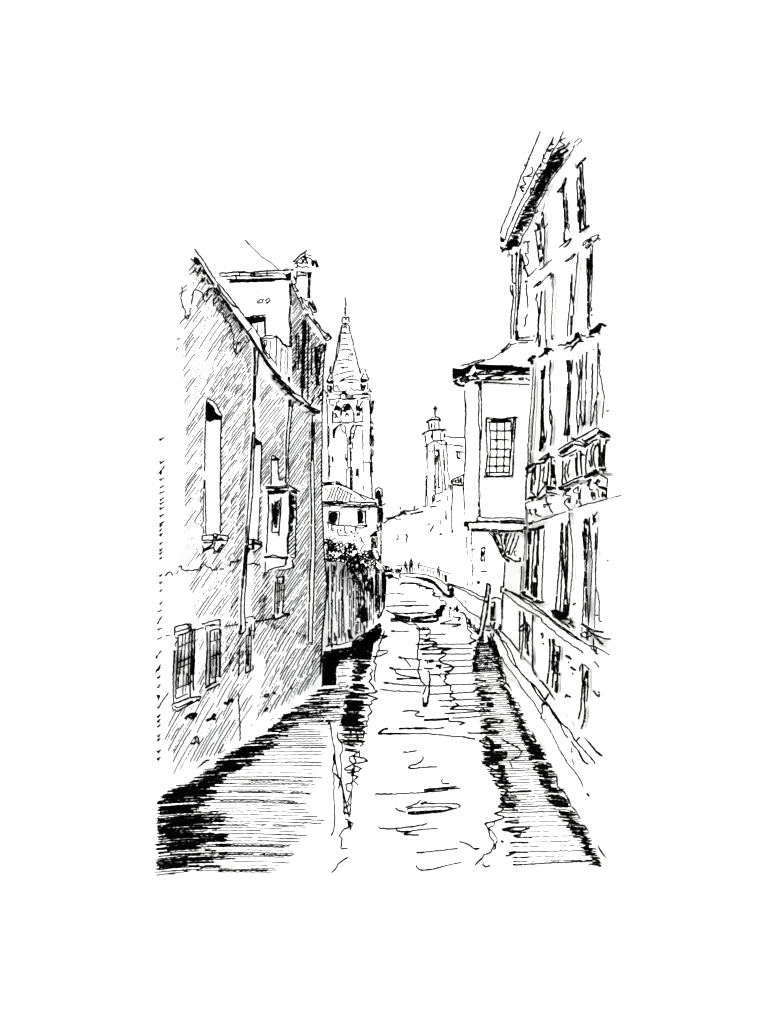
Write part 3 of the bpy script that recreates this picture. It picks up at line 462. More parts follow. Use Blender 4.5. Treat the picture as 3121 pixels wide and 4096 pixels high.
part('side_window', hh, HF, 'H', '770,1500 870,1440 880,1690 790,1680', (-.02, .1), '20 770,1505 840,1440 890,1425 / f 770,1505 830,1450 870,1440 875,1500 800,1505 / 24 800,1500 800,1680 / 13 840,1500 840,1650 / 24 870,1500 862,1660 / 18 795,1640 870,1650 / 12 820,1510 820,1640', body=STONE)
GAIN = 1.06
# ================================================================== garden wall and creeper
w0, wm, w1 = WATER.at(1289, 2603), WATER.at(1440, 2556), WATER.at(1545, 2442)
GW = Bent(1440, through((w0.x, w0.y), (wm.x, wm.y)), through((wm.x, wm.y), (w1.x, w1.y)))
gw = MB()
gw.prism(GW.a, pts('s', '1270,2250 1345,2240 1385,2255 1440,2265 1440,2558 1400,2572 1289,2604 1270,2610'), 0, 0, ext=(-1, 3.5, 0))
gw.prism(GW.b, pts('s', '1440,2265 1500,2270 1540,2290 1547,2330 1543,2446 1500,2500 1470,2530 1440,2558'), 0, 0, ext=(-1, 3.5, 0))
gw.ink(GW, 'F', '''14 1050,560 1055,800 1050,1000 / 12 1060,1050 1060,1300 / 30 1070,1510 1068,1590 / 24 1118,530 1122,620 / 14 1120,620 1115,900 / 14 1140,540 1145,700 / 12 1110,1000 1105,1300 1095,1600 / 22 1135,1440 1145,1560 / 10 1150,900 1150,1200 / 12 1215,610 1200,900 / 14 1200,1000 1195,1400 / 24 1195,1400 1200,1520 / 26 1270,540 1255,620 1258,710 / 14 1255,720 1250,1000 / 12 1240,900 1235,1500 / 12 1255,1000 1265,1500 / 12 1160,490 1160,610 / 16 1310,530 1318,700
14 1020,1640 1100,1600 1200,1610 1290,1590 1380,1570 / 14 1390,1565 1450,1510 1560,1450 1640,1420 / 12 1500,1500 1600,1440 1680,1365 / 14 1095,1600 1098,1660 / 12 1110,1600 1110,1650 / 14 1000,1690 1080,1670 1160,1660 1330,1640''')
for x0, x1, y0, y1, sp_, w_, dr in ((1060, 1310, 560, 1560, 62, 9, .9), (1310, 1390, 700, 1540, 26, 9, .6), (1390, 1540, 700, 1420, 30, 13, .25), (1540, 1690, 600, 1350, 28, 14, .2), (1690, 1835, 560, 1060, 22, 10, .3)):
    x = x0
    while x < x1:
        y = y0 + rnd.uniform(-40, 120)
        while y < y1 + rnd.uniform(-90, 40):
            ln = rnd.uniform(80, 260); yb = min(y + ln, y1 + 60)
            if rnd.random() > dr * .5: gw.ink(GW, 'F', f'{w_ * rnd.uniform(.5, 1.25):.0f} {x:.0f},{y:.0f} {x + rnd.uniform(-6, 6):.0f},{(y + yb) / 2:.0f} {x + rnd.uniform(-8, 4):.0f},{yb:.0f}')
            y = yb + rnd.uniform(5, 40)
        x += sp_ * rnd.uniform(.6, 1.3)
gw.ink(GW, 'F', '''f 1440,900 1490,880 1500,960 1450,1010 1430,960 / f 1500,1100 1530,1050 1540,1300 1490,1330 1470,1200 / f 1390,1320 1450,1300 1520,1330 1540,1420 1440,1460 1380,1420 / 44 1560,1100 1570,1300 / 40 1640,700 1650,1000 / 34 1600,720 1590,900 / 36 1330,1400 1340,1530 / 30 1350,1480 1380,1530 / 30 1500,960 1520,1010 / 34 1470,1050 1460,1250''')
gw.ink(GW, 'J', '44 110,300 120,420 / 40 145,390 130,600 / 34 130,600 125,790 / 26 105,420 100,700 / 24 70,600 60,860 / 34 40,860 60,930 / 30 90,840 50,960 / 14 10,330 15,840 / 11 30,320 35,820 / 12 50,330 52,800 / 26 120,780 80,880 / f 100,320 160,330 150,420 120,470 100,440')
gw = gw.build('garden_wall'); tag(gw, 'garden wall dropping into the canal covered in dark vertical pen strokes', 'wall')
# creeper spilling over the garden wall
cl = thing('climbing_vine', 'dark leafy creeper spilling over the top of the garden wall', 'vine', (-1.6, 27, 2.5))
VP = Bent(1440, *[Plane(q.p + q.n * .3, q.n) for q in (GW.a, GW.b)])
lf = MB()
spots = []
def cluster(z, text, n, r, sp):
    for u, v in pts(z, text):
        for _ in range(int(n * 1.7)):
            du, dv = rnd.gauss(0, sp * 1.25), rnd.gauss(0, sp * 1.25); p = VP.at(u + du, v + dv, rnd.uniform(-.1, .3))
            lf.leaf(p, r * 1.35 * (p.y / 2043) * rnd.uniform(.55, 1.35))
cluster('H', '190,1560 195,1600 265,1570 240,1610 230,1650 260,1660 300,1640 340,1610 380,1610 300,1680 345,1690 270,1690 380,1690 420,1650 430,1690 480,1610 490,1640 470,1690 510,1700 545,1620 570,1640 590,1660 410,1740 450,1740 460,1780 370,1780 210,1720 205,1680 220,1790 260,1780 300,1790 420,1820 440,1850 500,1790 520,1770 540,1800 510,1830', 6, 5.0, 4.6)
cluster('H', '610,1840 625,1820 560,1860 590,1760 620,1750 690,1740 760,1720 800,1720 810,1760 740,1830 730,1850 860,1850 880,1800 840,1830 680,1800 510,1950 500,1930 600,1920 650,1950 570,1890 800,1890 830,1930 870,1940 900,1990 780,1980 720,1910 640,1900 960,1930 1000,1910 1040,1930 1080,1935 1130,1950 1170,1940', 4, 4.4, 3.6)
cluster('F', '1310,480 1290,430 1240,440 1200,440 1160,430 1060,450 1350,470 1390,520 1410,570 1450,500 1460,480 1480,600 1440,580 1350,600 1400,640 1430,690 1390,700 1450,720 1380,640 1420,760 1450,820 1470,880 1550,690 1560,740 1540,660 1490,860 1500,800 1600,610 1640,540 1660,580 1580,470 1550,500 1530,390 1600,400 1650,390', 4, 4.8, 4.0)
cluster('H', '270,1410 300,1420 390,1420 420,1440 440,1450 490,1480 540,1430 560,1460 600,1460 560,1490 630,1500 650,1530 640,1580 660,1560 270,1390', 3, 3.8, 2.6)
cluster('J', '20,30 40,120 30,180 50,240 20,250 90,240 140,230 160,260 240,255 200,265 70,270 100,290 330,260 350,240 300,275', 3, 4, 3)
lf.ink(VP, 'H', '''14 330,1390 350,1480 370,1490 420,1480 480,1495 / 14 420,1410 480,1470 / 14 640,1500 690,1590 700,1615 / 13 700,1615 660,1650 645,1690 680,1750 / 14 590,1680 620,1740 600,1800 575,1850 560,1900 / 13 480,1780 500,1850 530,1870 560,1860 / 14 755,1710 760,1780 720,1850 700,1860 / 14 800,1740 835,1780 800,1790 / 16 700,1920 770,1920 / 13 700,1880 705,1920 / 12 670,1900 665,1960 690,2010 / 12 640,1850 680,1800 / 14 850,1790 900,1840 / 14 520,1770 560,1770 560,1830 / 16 345,1830 440,1850 / 14 190,1830 300,1830
24 190,1660 200,1780 / 28 200,1800 300,1790 380,1780 / 15 940,1880 990,1900 1030,1920 / 14 960,1950 1060,1950 1170,1945''')
lf.ink(VP, 'F', '12 1510,550 1520,600 1560,680 / 12 1450,480 1420,540 1400,600 / 12 1530,520 1535,580 1610,575 / 14 1480,480 1510,460 / 12 1300,520 1330,560 / 16 1030,485 1160,485')
for z_, t_ in (('H', '180,1560 200,1590 265,1560 300,1620 340,1600 390,1600 480,1600 540,1610 580,1650 610,1740 640,1790 690,1740 750,1710 800,1715 820,1780 740,1800 780,1860 700,1900 650,1870 620,1930 560,1950'), ('F', '1330,430 1380,470 1430,450 1500,420 1540,470 1600,430 1650,470 1500,560 1440,640 1400,720 1460,780 1530,600')):
    for u, v in pts(z_, t_):
        for _ in range(3):
            a_ = rnd.uniform(0, 6.3); r_ = rnd.uniform(5, 12); u_, v_ = u + rnd.gauss(0, 6), v + rnd.gauss(0, 6)
            lf.stroke(VP, [(u_ + r_ * math.cos(a_ + k * .8) * .8, v_ + r_ * math.sin(a_ + k * .8) * (.5 + .1 * k)) for k in range(6)], rnd.uniform(3, 5), .05)
lf.ink(VP, 'H', 'f 200,1650 250,1620 300,1655 350,1650 330,1700 260,1700 210,1700 / f 345,1770 400,1750 450,1740 470,1790 440,1830 380,1800 / f 190,1795 270,1785 300,1800 240,1825 195,1825 / f 420,1650 450,1640 470,1690 440,1720 / f 480,1690 530,1680 540,1720 500,1730 / f 600,1815 630,1815 640,1860 610,1875 590,1845')
lf.ink(VP, 'F', 'f 1180,420 1240,420 1300,440 1290,480 1220,465 / f 1440,470 1480,475 1470,520 1440,520 / f 1400,560 1440,600 1430,640 1395,620 / f 1390,690 1440,690 1430,740 1400,730 / f 1540,670 1580,680 1570,760 1545,760')
lf.build('foliage', cl)
for t in ('1400,260 1420,300 1445,340 1460,400 1455,470', '1430,240 1450,300 1470,380', '1500,230 1505,300 1500,380'):
    st = MB(); P = [VP.at(u, v + 2000, .02) for u, v in pts('s', t)]
    for p, q in zip(P, P[1:]): st.tube(p, q, .05, .04, 6, 1)
    st.build('stem', cl)
GAIN = 1.12
# ================================================================== far row of houses, domed tower, church
RF = front(72.0)
rh = thing('distant_row_house', 'plain white row of houses across the far end of the canal', 'house', (3, 74, 0))
b = MB(); b.prism(RF, pts('s', '1515,2105 1532,2095 1570,2078 1605,2062 1640,2052 1700,2036 1706,2025 1745,2020 1800,2010 1812,2345 1515,2345'), 0, 0, ext=(0, 6, 0))
b.ink(RF, 'I', '''18 340,1430 350,1470 / 14 330,1510 430,1495 540,1480 590,1450 / 18 540,1420 525,1475 / 40 310,1560 370,1520 430,1530 / 20 110,1660 200,1600 270,1580 / 24 140,1595 220,1585 310,1550 / 18 370,1490 430,1490 470,1485 / 28 470,1535 560,1515 660,1495 / 16 270,1590 310,1615 355,1605 / 24 290,1590 270,1600 / 14 640,1440 700,1425 / 20 740,1435 830,1425 835,1450
14 375,1695 378,1698 / 20 310,1800 310,1870 275,1875 / 26 420,1800 435,1840 430,1860 / 18 430,1850 420,1920 / 24 705,1675 745,1660 / 24 795,1685 740,1775 / 14 785,1690 765,1730 / 20 875,1610 882,1665 / 24 865,1665 880,1668 / 24 865,1805 905,1805 / 24 910,1865 925,1870 / 20 950,1495 955,1610 975,1580 950,1570''')
b.build('wall', rh)
sh = front(69.0)
r2 = MB(); r2.prism(sh, pts('I', '770,1285 860,1255 920,1230 1000,1190 1040,1170 1040,1800 830,2300 770,2300'), 0, 0, ext=(0, 2, 0))
r2.ink(sh, 'I', '16 780,1285 860,1255 920,1235 / 15 920,1215 1000,1190 / 15 770,1290 775,1400 / 26 795,1290 795,1350 780,1370 / 34 983,1285 985,1360 / 20 1010,1310 990,1370 / 22 825,1378 875,1350 / 18 878,1340 878,1360 / 22 740,1440 825,1425 / 20 950,1495 955,1610 / 16 955,1570 975,1575 970,1600 950,1610')
part('window', rh, RF, 'I', '270,1790 322,1790 322,1885 270,1885', (0, .05), '22 310,1800 312,1872 / 18 312,1872 275,1878', body=STONE)
part('window', rh, RF, 'I', '405,1785 452,1790 442,1935 408,1930', (0, .05), '26 418,1798 438,1840 430,1865 / 20 430,1850 418,1922', body=STONE)
r2.ink(sh, 'I', '24 795,1685 740,1775 / 18 785,1690 765,1735 / 22 875,1610 882,1665 / 26 865,1665 880,1668 / 26 865,1805 905,1805 / 26 910,1865 925,1870 / 24 835,1430 835,1450')
r2 = r2.build('gable_house'); tag(r2, 'narrow white house with a slanting roof line below the small domed tower', 'house')
DT = front(122.0)
dt = thing('domed_tower', 'distant octagonal tower topped by a small dome lantern and cross', 'tower', (11, 124, 0))
b = MB(); b.prism(DT, pts('s', '1706,1735 1735,1760 1745,1765 1785,1765 1788,1830 1800,1920 1803,2100 1700,2100 1702,1990 1708,1800'), 0, 0, ext=(0, 5, 0))
b.ink(DT, 'I', '''30 700,590 702,800 / 24 702,800 700,1000 / 12 705,1000 700,1200 708,1420 / 14 690,1010 685,1200 680,1420 / 40 690,1420 695,1470 690,1520 / 22 795,590 800,680 805,760 / 36 820,740 815,880 / 26 808,880 812,1050 / 14 800,1000 800,1200 / 14 820,1050 825,1180 810,1280 / 26 790,1210 815,1240 / 44 840,660 835,700 / 22 860,650 850,760 855,880 / 20 855,880 850,1000 855,1190 / 26 855,1190 880,1165 / 13 865,670 880,850 900,1000 915,1230 / 24 925,650 930,800 / 26 930,800 930,960 / 20 925,960 940,1100 945,1230 / 14 965,600 970,750 975,900 990,1000 1010,1090 / 16 720,670 745,710 / 18 760,745 768,755 / 10 780,640 775,720''')
b.build('shaft', dt)
b = MB(STONE); b.prism(DT, pts('I', '620,470 720,405 980,395 960,450 940,460 950,560 960,610 880,600 800,570 700,610 670,625 685,580 680,460'), -.2, .5)
b.ink(DT, 'I', '26 625,468 700,425 760,405 / 30 750,405 850,398 975,402 / 16 675,465 685,560 695,600 / f 745,455 775,455 770,510 745,520 / 18 770,410 780,540 800,550 / 24 880,440 920,410 / 16 880,440 885,510 905,570 / 24 930,440 930,530 / 14 940,450 948,500 930,500 / 16 670,630 740,580 810,545 / 30 800,550 840,555 / 18 830,545 930,540 950,560 / 14 830,565 900,600 960,605 / 16 940,560 955,600 / 22 965,560 965,610', .5)
b.build('belfry', dt)
c = DT.at(1500 + 795 / 3.36, 1600 + 400 / 3.36); zt = DT.at(0, 1600 + 285 / 3.36).z; r = DT.at(1500 + 865 / 3.36, 0).x - c.x
b = MB(TILE); vs = []; prof_ = ((1.4, 0), (1.38, .3), (.75, 1.25), (.1, 1.9), (0.01, 1.95))
for k, dz in prof_: vs += [(c.x + r * k * math.cos(2 * math.pi * i / 12), 124 + r * k * math.sin(2 * math.pi * i / 12), zt + dz) for i in range(12)]
b.add(vs, [(i * 12 + j, i * 12 + (j + 1) % 12, (i + 1) * 12 + (j + 1) % 12, (i + 1) * 12 + j) for i in range(4) for j in range(12)] + [tuple(range(11, -1, -1)), tuple(range(48, 60))], 0)
fd = front(122.2)
b.ink(fd, 'I', '26 685,300 740,270 800,262 890,270 / 22 700,290 750,250 790,220 / 24 800,220 850,235 885,260 / 30 690,305 720,290 / 34 870,265 885,285')
b.build('dome', dt)
fd = front(122.7)
b = MB(STONE); b.tube((c.x, 124, c.z), (c.x, 124, zt), r, r, 12)
b.ink(fd, 'I', '24 720,300 730,400 / 26 765,310 765,380 / 14 805,240 808,390 / 22 860,290 862,390')
b.build('lantern', dt)
fd = front(123.8); b = MB(); t0 = DT.at(1500 + 810 / 3.36, 1600 + 215 / 3.36); t1 = DT.at(1500 + 813 / 3.36, 1600 + 70 / 3.36)
b.tube((t0.x, 124, t0.z), (t1.x, 124, t1.z), .12, .08, 6, 1)
b.ink(fd, 'I', '18 810,215 812,130 / 14 812,130 813,70 / f 778,118 800,100 815,75 830,100 858,102 832,118 835,140 812,138 790,132')
b.build('cross', dt)
NF = front(126.0)
nv = MB(); nv.prism(NF, pts('I', '960,490 1210,500 1230,1800 960,1800'), 0, 0, ext=(0, 8, 0))
nv.ink(NF, 'I', '15 965,490 1030,503 1100,503 1205,503 / 22 970,600 1050,600 / 18 1050,608 1130,615 1200,622 / 20 1135,515 1155,505 / 22 1080,690 1200,700 / 26 1105,690 1108,790 / 18 1130,700 1150,740 1130,760 / 20 1115,800 1155,790 / 18 1125,770 1150,790')
nv = nv.build('church_nave'); tag(nv, 'distant church nave with one small marked window beside the domed tower', 'church')
SF = front(56.0)
sl = thing('lean_to_house', 'narrow white house with a dark slatted lean-to roof left of the bay', 'house', (7.8, 57, 0))
b = MB(); b.prism(SF, pts('I', '1040,1130 1190,1140 1210,1560 1230,1800 1230,2500 1010,2500 1045,1790 1025,1570 1040,1400'), 0, 0, ext=(0, 4, 0))
b.ink(SF, 'I', '17 1038,1150 1040,1350 1030,1500 / 14 1030,1500 1025,1590 1035,1700 1045,1770 / 26 1040,1750 1040,1790 / 15 1190,1150 1200,1350 1210,1500 / 22 1210,1500 1215,1565 / 22 1020,1140 1010,1220 / 40 1000,1130 1000,1190 / 15 1190,1050 1192,1140')
b.build('wall', sl)
part('roof', sl, SF, 'I', '1020,1090 1060,1055 1140,1025 1215,990 1200,1150 1120,1150 1030,1130', (-.1, .6), '18 1030,1080 1080,1050 1150,1020 1215,995 / 30 1020,1085 1040,1130 / 40 1030,1095 1060,1080 / 34 1035,1135 1100,1140 / 26 1100,1145 1195,1148 / 24 1085,1065 1090,1120 / 24 1120,1050 1130,1120 / 22 1160,1035 1170,1130 / 20 1070,1090 1130,1070 / 16 1100,1110 1160,1100 / 20 1140,1090 1150,1050 / 16 1195,1000 1192,1140', body=TILE)
EF = front(47.0)
ef = thing('far_house', 'plain white house under the projecting bay with a slit window', 'house', (8.5, 48, 0))
b = MB(); b.prism(EF, pts('s', '1864,2060 2060,2060 2060,2440 1864,2430'), 0, 0, ext=(1.5, 4, 0))
b.ink(EF, 'O', '14 220,485 225,580 / 11 225,580 235,750 / 22 290,430 292,490 / 14 290,490 295,620 / 12 298,640 300,780 / 24 295,800 300,835 / 17 308,860 305,980 / 34 300,990 310,1020 / 12 240,1095 238,1130 / 22 238,1130 235,1165 / 13 298,1090 300,1190 / 16 305,1195 310,1198 / 20 270,570 290,590 / 30 322,650 325,680 / 30 435,910 440,920 / 22 410,968 500,955 / 28 485,990 495,1005 / 40 395,1085 375,1130 / 50 370,1180 375,1225 / 24 365,1220 380,1255')
b.build('wall', ef)
part('window', ef, EF, 'O', '410,640 478,622 470,845 415,835', (0, .06), '24 415,650 478,628 / 18 440,645 420,665 / 20 420,660 422,830 / 22 470,630 465,740 / 26 430,690 450,740 / 40 445,730 440,760 / 26 430,800 440,830 / 22 465,760 465,840', body=STONE)
GAIN = 1.1
# ================================================================== footbridge and the people on it
BF_ = front(43.5)
br = thing('footbridge', 'low arched footbridge with thin railings crossing the far canal', 'bridge', (1.5, 45, 0))
b = MB(STONE); b.prism(BF_, pts('J', '100,300 330,318 470,312 600,318 700,333 800,368 900,418 985,478 1065,560 1065,650 990,645 900,580 830,505 770,455 640,405 540,382 430,366 340,380 310,402 100,402'), 0, 0, ext=(0, 2.6, 0))
b.ink(BF_, 'J', '''15 330,320 470,314 600,320 / 15 600,320 700,335 800,370 / 17 800,370 900,420 985,485 / 14 285,320 330,300 350,290 / 20 340,300 335,350 345,380 / 20 120,295 200,290 260,300
f 340,378 420,348 520,355 640,362 720,375 800,412 850,465 900,530 960,590 1000,600 1000,650 940,620 880,560 830,510 770,458 700,430 620,405 540,380 450,368 / f 140,325 240,320 265,370 230,380 190,400 150,350 / 26 265,370 320,385 320,410 / 22 270,380 300,390 / f 1000,520 1040,495 1065,520 1065,620 1040,650 1005,640 / 30 985,470 985,560 / 40 1000,600 1020,670 / 24 980,450 1000,500 / 30 1000,650 1005,690 / 26 900,590 960,610''')
b.build('deck', br)
o = MB()
rl = pts('J', '285,207 370,210 440,208 550,200 640,212 760,245 860,265 920,287 1030,325')
P = [BF_.at(u, v, -.2) for u, v in rl]
for p, q in zip(P, P[1:]): o.tube(p, q, .05, .05, 6, 1)
o.build('handrail', br)
for i, t in enumerate(('370,235 345,300', '460,220 465,300', '535,235 538,300', '630,245 632,300', '660,240 655,290', '705,250 708,300', '742,255 745,315', '780,260 790,325', '870,285 875,380', '910,315 918,400', '440,230 435,300')):
    o = MB(); (a0, b0), (a1, b1) = pts('J', t); o.tube(BF_.at(a0, b0, -.2), BF_.at(a1, b1, -.2), .055, .05, 6, 1); o.build('baluster', br)
o = MB(); o.prism(BF_, pts('J', '935,330 975,340 972,445 945,430'), -.5, -.1, mi=1); o.build('newel_post', br)
def person(label, head, hip, feet, r, lean=0.0, armout=.12):
    h, p, f = [BF_.at(*pts('J', t)[0], -.9 if 'ahead' in label else -.6) for t in (head, hip, feet)]
    H = (h.z - f.z); 
    V = [(p.x, p.z), (p.x + lean * .3, p.z + .22 * H), (h.x, h.z - .15 * H), (h.x, h.z - .02 * H), (h.x + .01 * H, h.z + .05 * H)]
    vs = [Vector((x, p.y, z)) for x, z in V]; rad = [.10 * H, .085 * H, .05 * H, .065 * H, .05 * H]; ed = [(0, 1), (1, 2), (2, 3), (3, 4)]
    for sx in (-1, 1):
        a = Vector((h.x + sx * .1 * H, p.y, h.z - .2 * H)); e_ = Vector((h.x + sx * armout * H, p.y - .03, h.z - .36 * H)); w_ = Vector((h.x + sx * armout * .9 * H, p.y - .07 * H, h.z - .5 * H)); d_ = w_ + Vector((0, -.02 * H, -.05 * H))
        i = len(vs); vs += [a, e_, w_, d_]; rad += [.05 * H, .035 * H, .025 * H, .02 * H]; ed += [(2, i), (i, i + 1), (i + 1, i + 2), (i + 2, i + 3)]
        k = Vector((p.x + sx * .06 * H, p.y, p.z - .04 * H)); kn = Vector(((p.x + f.x) / 2 + sx * .07 * H, p.y - .02 * H, (p.z + f.z) / 2)); an = Vector((f.x + sx * .07 * H, p.y, f.z + .03 * H)); to = an + Vector((0, -.1 * H, -.02 * H))
        i = len(vs); vs += [k, kn, an, to]; rad += [.07 * H, .05 * H, .035 * H, .03 * H]; ed += [(0, i), (i, i + 1), (i + 1, i + 2), (i + 2, i + 3)]
    me = bpy.data.meshes.new('person'); me.from_pydata([tuple(v * SC) for v in vs], ed, []); me.materials.append(INK)
    o = bpy.data.objects.new('person', me); COL.objects.link(o)
    m = o.modifiers.new('skin', 'SKIN'); s = o.modifiers.new('sub', 'SUBSURF'); s.levels = s.render_levels = 1
    for i, d in enumerate(me.skin_vertices[0].data): d.radius = (rad[i] * SC * r, rad[i] * SC * r); d.use_root = i == 0
    tag(o, label, 'person', 'people crossing the footbridge')
person('leftmost dark figure standing at the footbridge railing', '412,145', '412,228', '412,300', 1.0)
person('tallest dark figure on the footbridge with a ragged hat', '487,112', '487,215', '495,308', 1.0)
person('slim dark figure leaning right at the middle of the footbridge', '596,152', '586,235', '588,308', .72, .05)
person('dark figure walking down the right slope of the footbridge', '857,208', '850,285', '843,372', .8)
GAIN = 1.06
# ================================================================== low parapet, weeds and mooring posts on the right
p0, p1 = WATER.at(1815, 2385), WATER.at(1920, 2500)
PW = through((p0.x, p0.y), (p1.x, p1.y))
pw_ = MB(STONE); pw_.prism(PW, pts('J', '975,448 1060,470 1200,508 1330,565 1450,635 1560,650 1640,632 1690,655 1700,1000 1560,1010 1420,1010 1310,915 1220,855 1130,755 1040,685 1000,600'), 0, 0, ext=(.8, .35, 0))
pw_.ink(PW, 'J', '22 975,450 1060,472 / 17 1060,472 1200,510 1330,570 1400,610 1480,640 / 13 990,470 1060,492 1180,540 1200,545 1290,605 1330,615 1400,660 1480,685 / 14 1060,625 1110,680 1160,715 1180,750 1230,785 1250,825 1330,865 1395,900 1410,930 / 17 1035,680 1130,752 1170,790 1220,850 1250,870 1310,910 1350,950 1400,1005 / 18 1560,650 1640,632 1690,660 / 14 1205,670 1230,710')
pw_ = pw_.build('parapet_wall'); tag(pw_, 'low white parapet wall running from the footbridge to the mooring posts', 'wall')
wd = MB(); e0, e1 = WATER.at(1800, 2476), WATER.at(1930, 2550); WP = through((e0.x, e0.y), (e1.x, e1.y))
for u, v in pts('J', '1000,770 1015,800 1010,860 1005,900 1070,780 1100,770 1115,810 1090,800 1150,840 1180,850 1190,870 1130,830 1220,900 1240,940 1270,940 1280,990 1290,1020 1260,1010 1340,1050 1350,1090 1380,1110 1390,1080 1370,1060 1320,1010 1250,980'):
    for _ in range(4):
        p = WP.at(u + rnd.gauss(0, 3), v + rnd.gauss(0, 3), rnd.uniform(-.1, .1)); wd.leaf(p, 5.5 * p.y / 2043 * rnd.uniform(.6, 1.2))
wd.ink(WP, 'J', '34 1010,760 1020,800 / 18 1010,810 1000,880 / 26 1000,900 1015,910 / 18 1030,830 1080,800 / 40 1100,740 1110,840 / 20 1130,830 1200,850 1230,910 / 26 1240,900 1260,960 1250,1000 / 44 1270,920 1280,1000 / 34 1335,1000 1350,1100 / 50 1360,1080 1400,1130 / 30 1390,1060 1390,1140 / 18 1260,1040 1330,1040')
wd = wd.build('weeds'); tag(wd, 'dark scrubby weeds along the waterline below the low parapet', 'weeds', kind='stuff')
def post(label, y, foot, head, r, inks):
    pl = front(y); a, c_ = pl.at(*pts('s', foot)[0]), pl.at(*pts('s', head)[0])
    rr = r * y / F
    o = MB(STONE); o.tube(a, c_, rr, rr * .92, 12)
    for z, t in inks: o.ink(pl, z, t, rr)
    o = o.build('mooring_post'); tag(o, label, 'post', 'mooring posts at the quay end')
post('tall white mooring post leaning right with a thick dark edge', 23.5, '1928,2545', '1956,2338', 10.5,
     [('J', '30 1500,445 1550,465 / 18 1505,440 1490,560 1470,700 / 24 1510,470 1490,650 / 20 1465,690 1440,850 1415,950 / 18 1440,880 1410,1050 1395,1130 / 36 1555,460 1545,600 / 32 1540,600 1525,720 1510,830 / 30 1510,830 1480,960 1455,1090 / 34 1455,1090 1435,1200 / 14 1475,680 1520,690 / 14 1480,700 1520,710 / 14 1430,900 1415,1020 / f 1420,1160 1460,1130 1470,1200 1480,1230 1430,1230')])
post('short thin mooring post beside the quay wall corner', 22.5, '1967,2482', '1977,2412', 6.5,
     [('O', '26 555,1380 605,1370 / 30 605,1375 598,1450 585,1580 / 22 555,1420 560,1500 550,1600 / 30 570,1430 568,1540 / 24 580,1500 575,1600 / 36 540,1615 640,1610 / 20 640,1620 685,1625')])
# ================================================================== tall house on the right bank
q0, q1 = (3.44, 8.6), (4.63, 21.4)
WR = through(q0, q1)
ph = thing('corner_palazzo', 'tall white house on the right bank with balconies, shutters and deep tiled eave', 'house', (4.6, 13, .65))
facade = pts('s', '2003,2527 2008,2360 2018,2240 2018,1500 2045,1385 2048,1000 2085,985 2180,800 2250,640 2300,565 2340,560 2430,700 2470,1100 2490,1700 2490,2600 2425,3040 2378,3000 2275,2882 2196,2764 2132,2664 2071,2590')
b = MB(); b.prism(WR, facade, -0, 0, ext=(2.0, 4.4, 0))
# far corner of the upper storeys
b.ink(WR, 'K', '14 165,1740 160,1850 165,2016 / 12 215,1780 225,1700 200,1740 / 14 235,1710 215,1850 212,2016 / 16 275,1660 265,1780 255,2016 / 12 285,1780 282,2016 / 16 290,1740 310,1830 330,1900 370,1990 385,2016 / 14 375,1560 375,1720 340,1720 345,1750 375,1790 385,1850 360,1895 330,1880 / 14 290,1600 340,1570 395,1560 400,1580 / 16 120,1690 130,1740 170,1750 165,1780 / 24 100,1770 130,1730 / 26 320,1880 320,1940')
b.ink(WR, 'L', '''17 160,60 165,200 160,280 170,440 / 24 165,250 190,265 / 16 150,470 140,520 160,600 175,625 / 22 170,440 200,450 / 14 170,460 175,560 180,700 / 14 180,640 165,780 150,880 / 16 150,880 145,1020 150,1200 / 14 222,40 215,300 215,600 / 12 215,600 205,760 195,900 180,1050 185,1150 / 15 272,0 265,160 250,300 245,600 / 15 245,600 235,800 230,1000 / 13 285,100 285,350 265,640 245,800 / 26 225,900 220,1000 215,1100 / 50 220,1080 225,1220 / 30 235,1130 255,1200 / 18 270,430 290,435
16 330,210 350,290 375,330 / 26 375,320 370,370 / 44 350,405 355,440 / 14 355,450 355,560 370,660 375,760 365,775 / 14 370,855 340,920 345,980 325,1030 / 22 325,1020 330,1030 / 18 290,50 330,200''')
b.ink(WR, 'L', '26 245,1180 330,1180 405,1165 / 22 445,1160 465,1150 / 14 245,1215 350,1215 450,1212 / 16 245,1250 310,1248 380,1245')
b.ink(WR, 'O', '16 735,830 730,950 725,1080 / 20 720,1080 715,1180 / 30 685,1165 685,1255 / 16 675,1165 720,1165 / 20 710,1240 705,1330 / 34 705,1330 695,1480 / 34 695,1480 688,1620 / 22 688,1600 685,1750')
b.ink(WR, 'Q', '17 -5,1080 60,1140 160,1230 200,1300 270,1370 / 15 270,1370 340,1450 440,1540 / 18 440,1540 445,1610 500,1740 550,1760 600,1820 / 16 600,1820 660,1890 735,2016')
b.ink(WR, 'k', '17 640,455 660,530 700,610 750,635 / 17 750,635 830,735 880,840 950,940 1010,1000 / 20 1010,1000 1055,1070 1100,1110 1150,1200 1200,1250 / 22 1200,1250 1270,1310 1345,1400')
b.ink(WR, 'k', '22 1010,340 1050,350 1080,385 / 24 1045,418 1055,422 / 26 1070,465 1100,490 1130,510 / 22 1090,548 1105,542 / 24 1005,815 1030,775 1040,795 1075,805')
b.ink(WR, 'm', '22 1330,0 1390,40 1430,70')
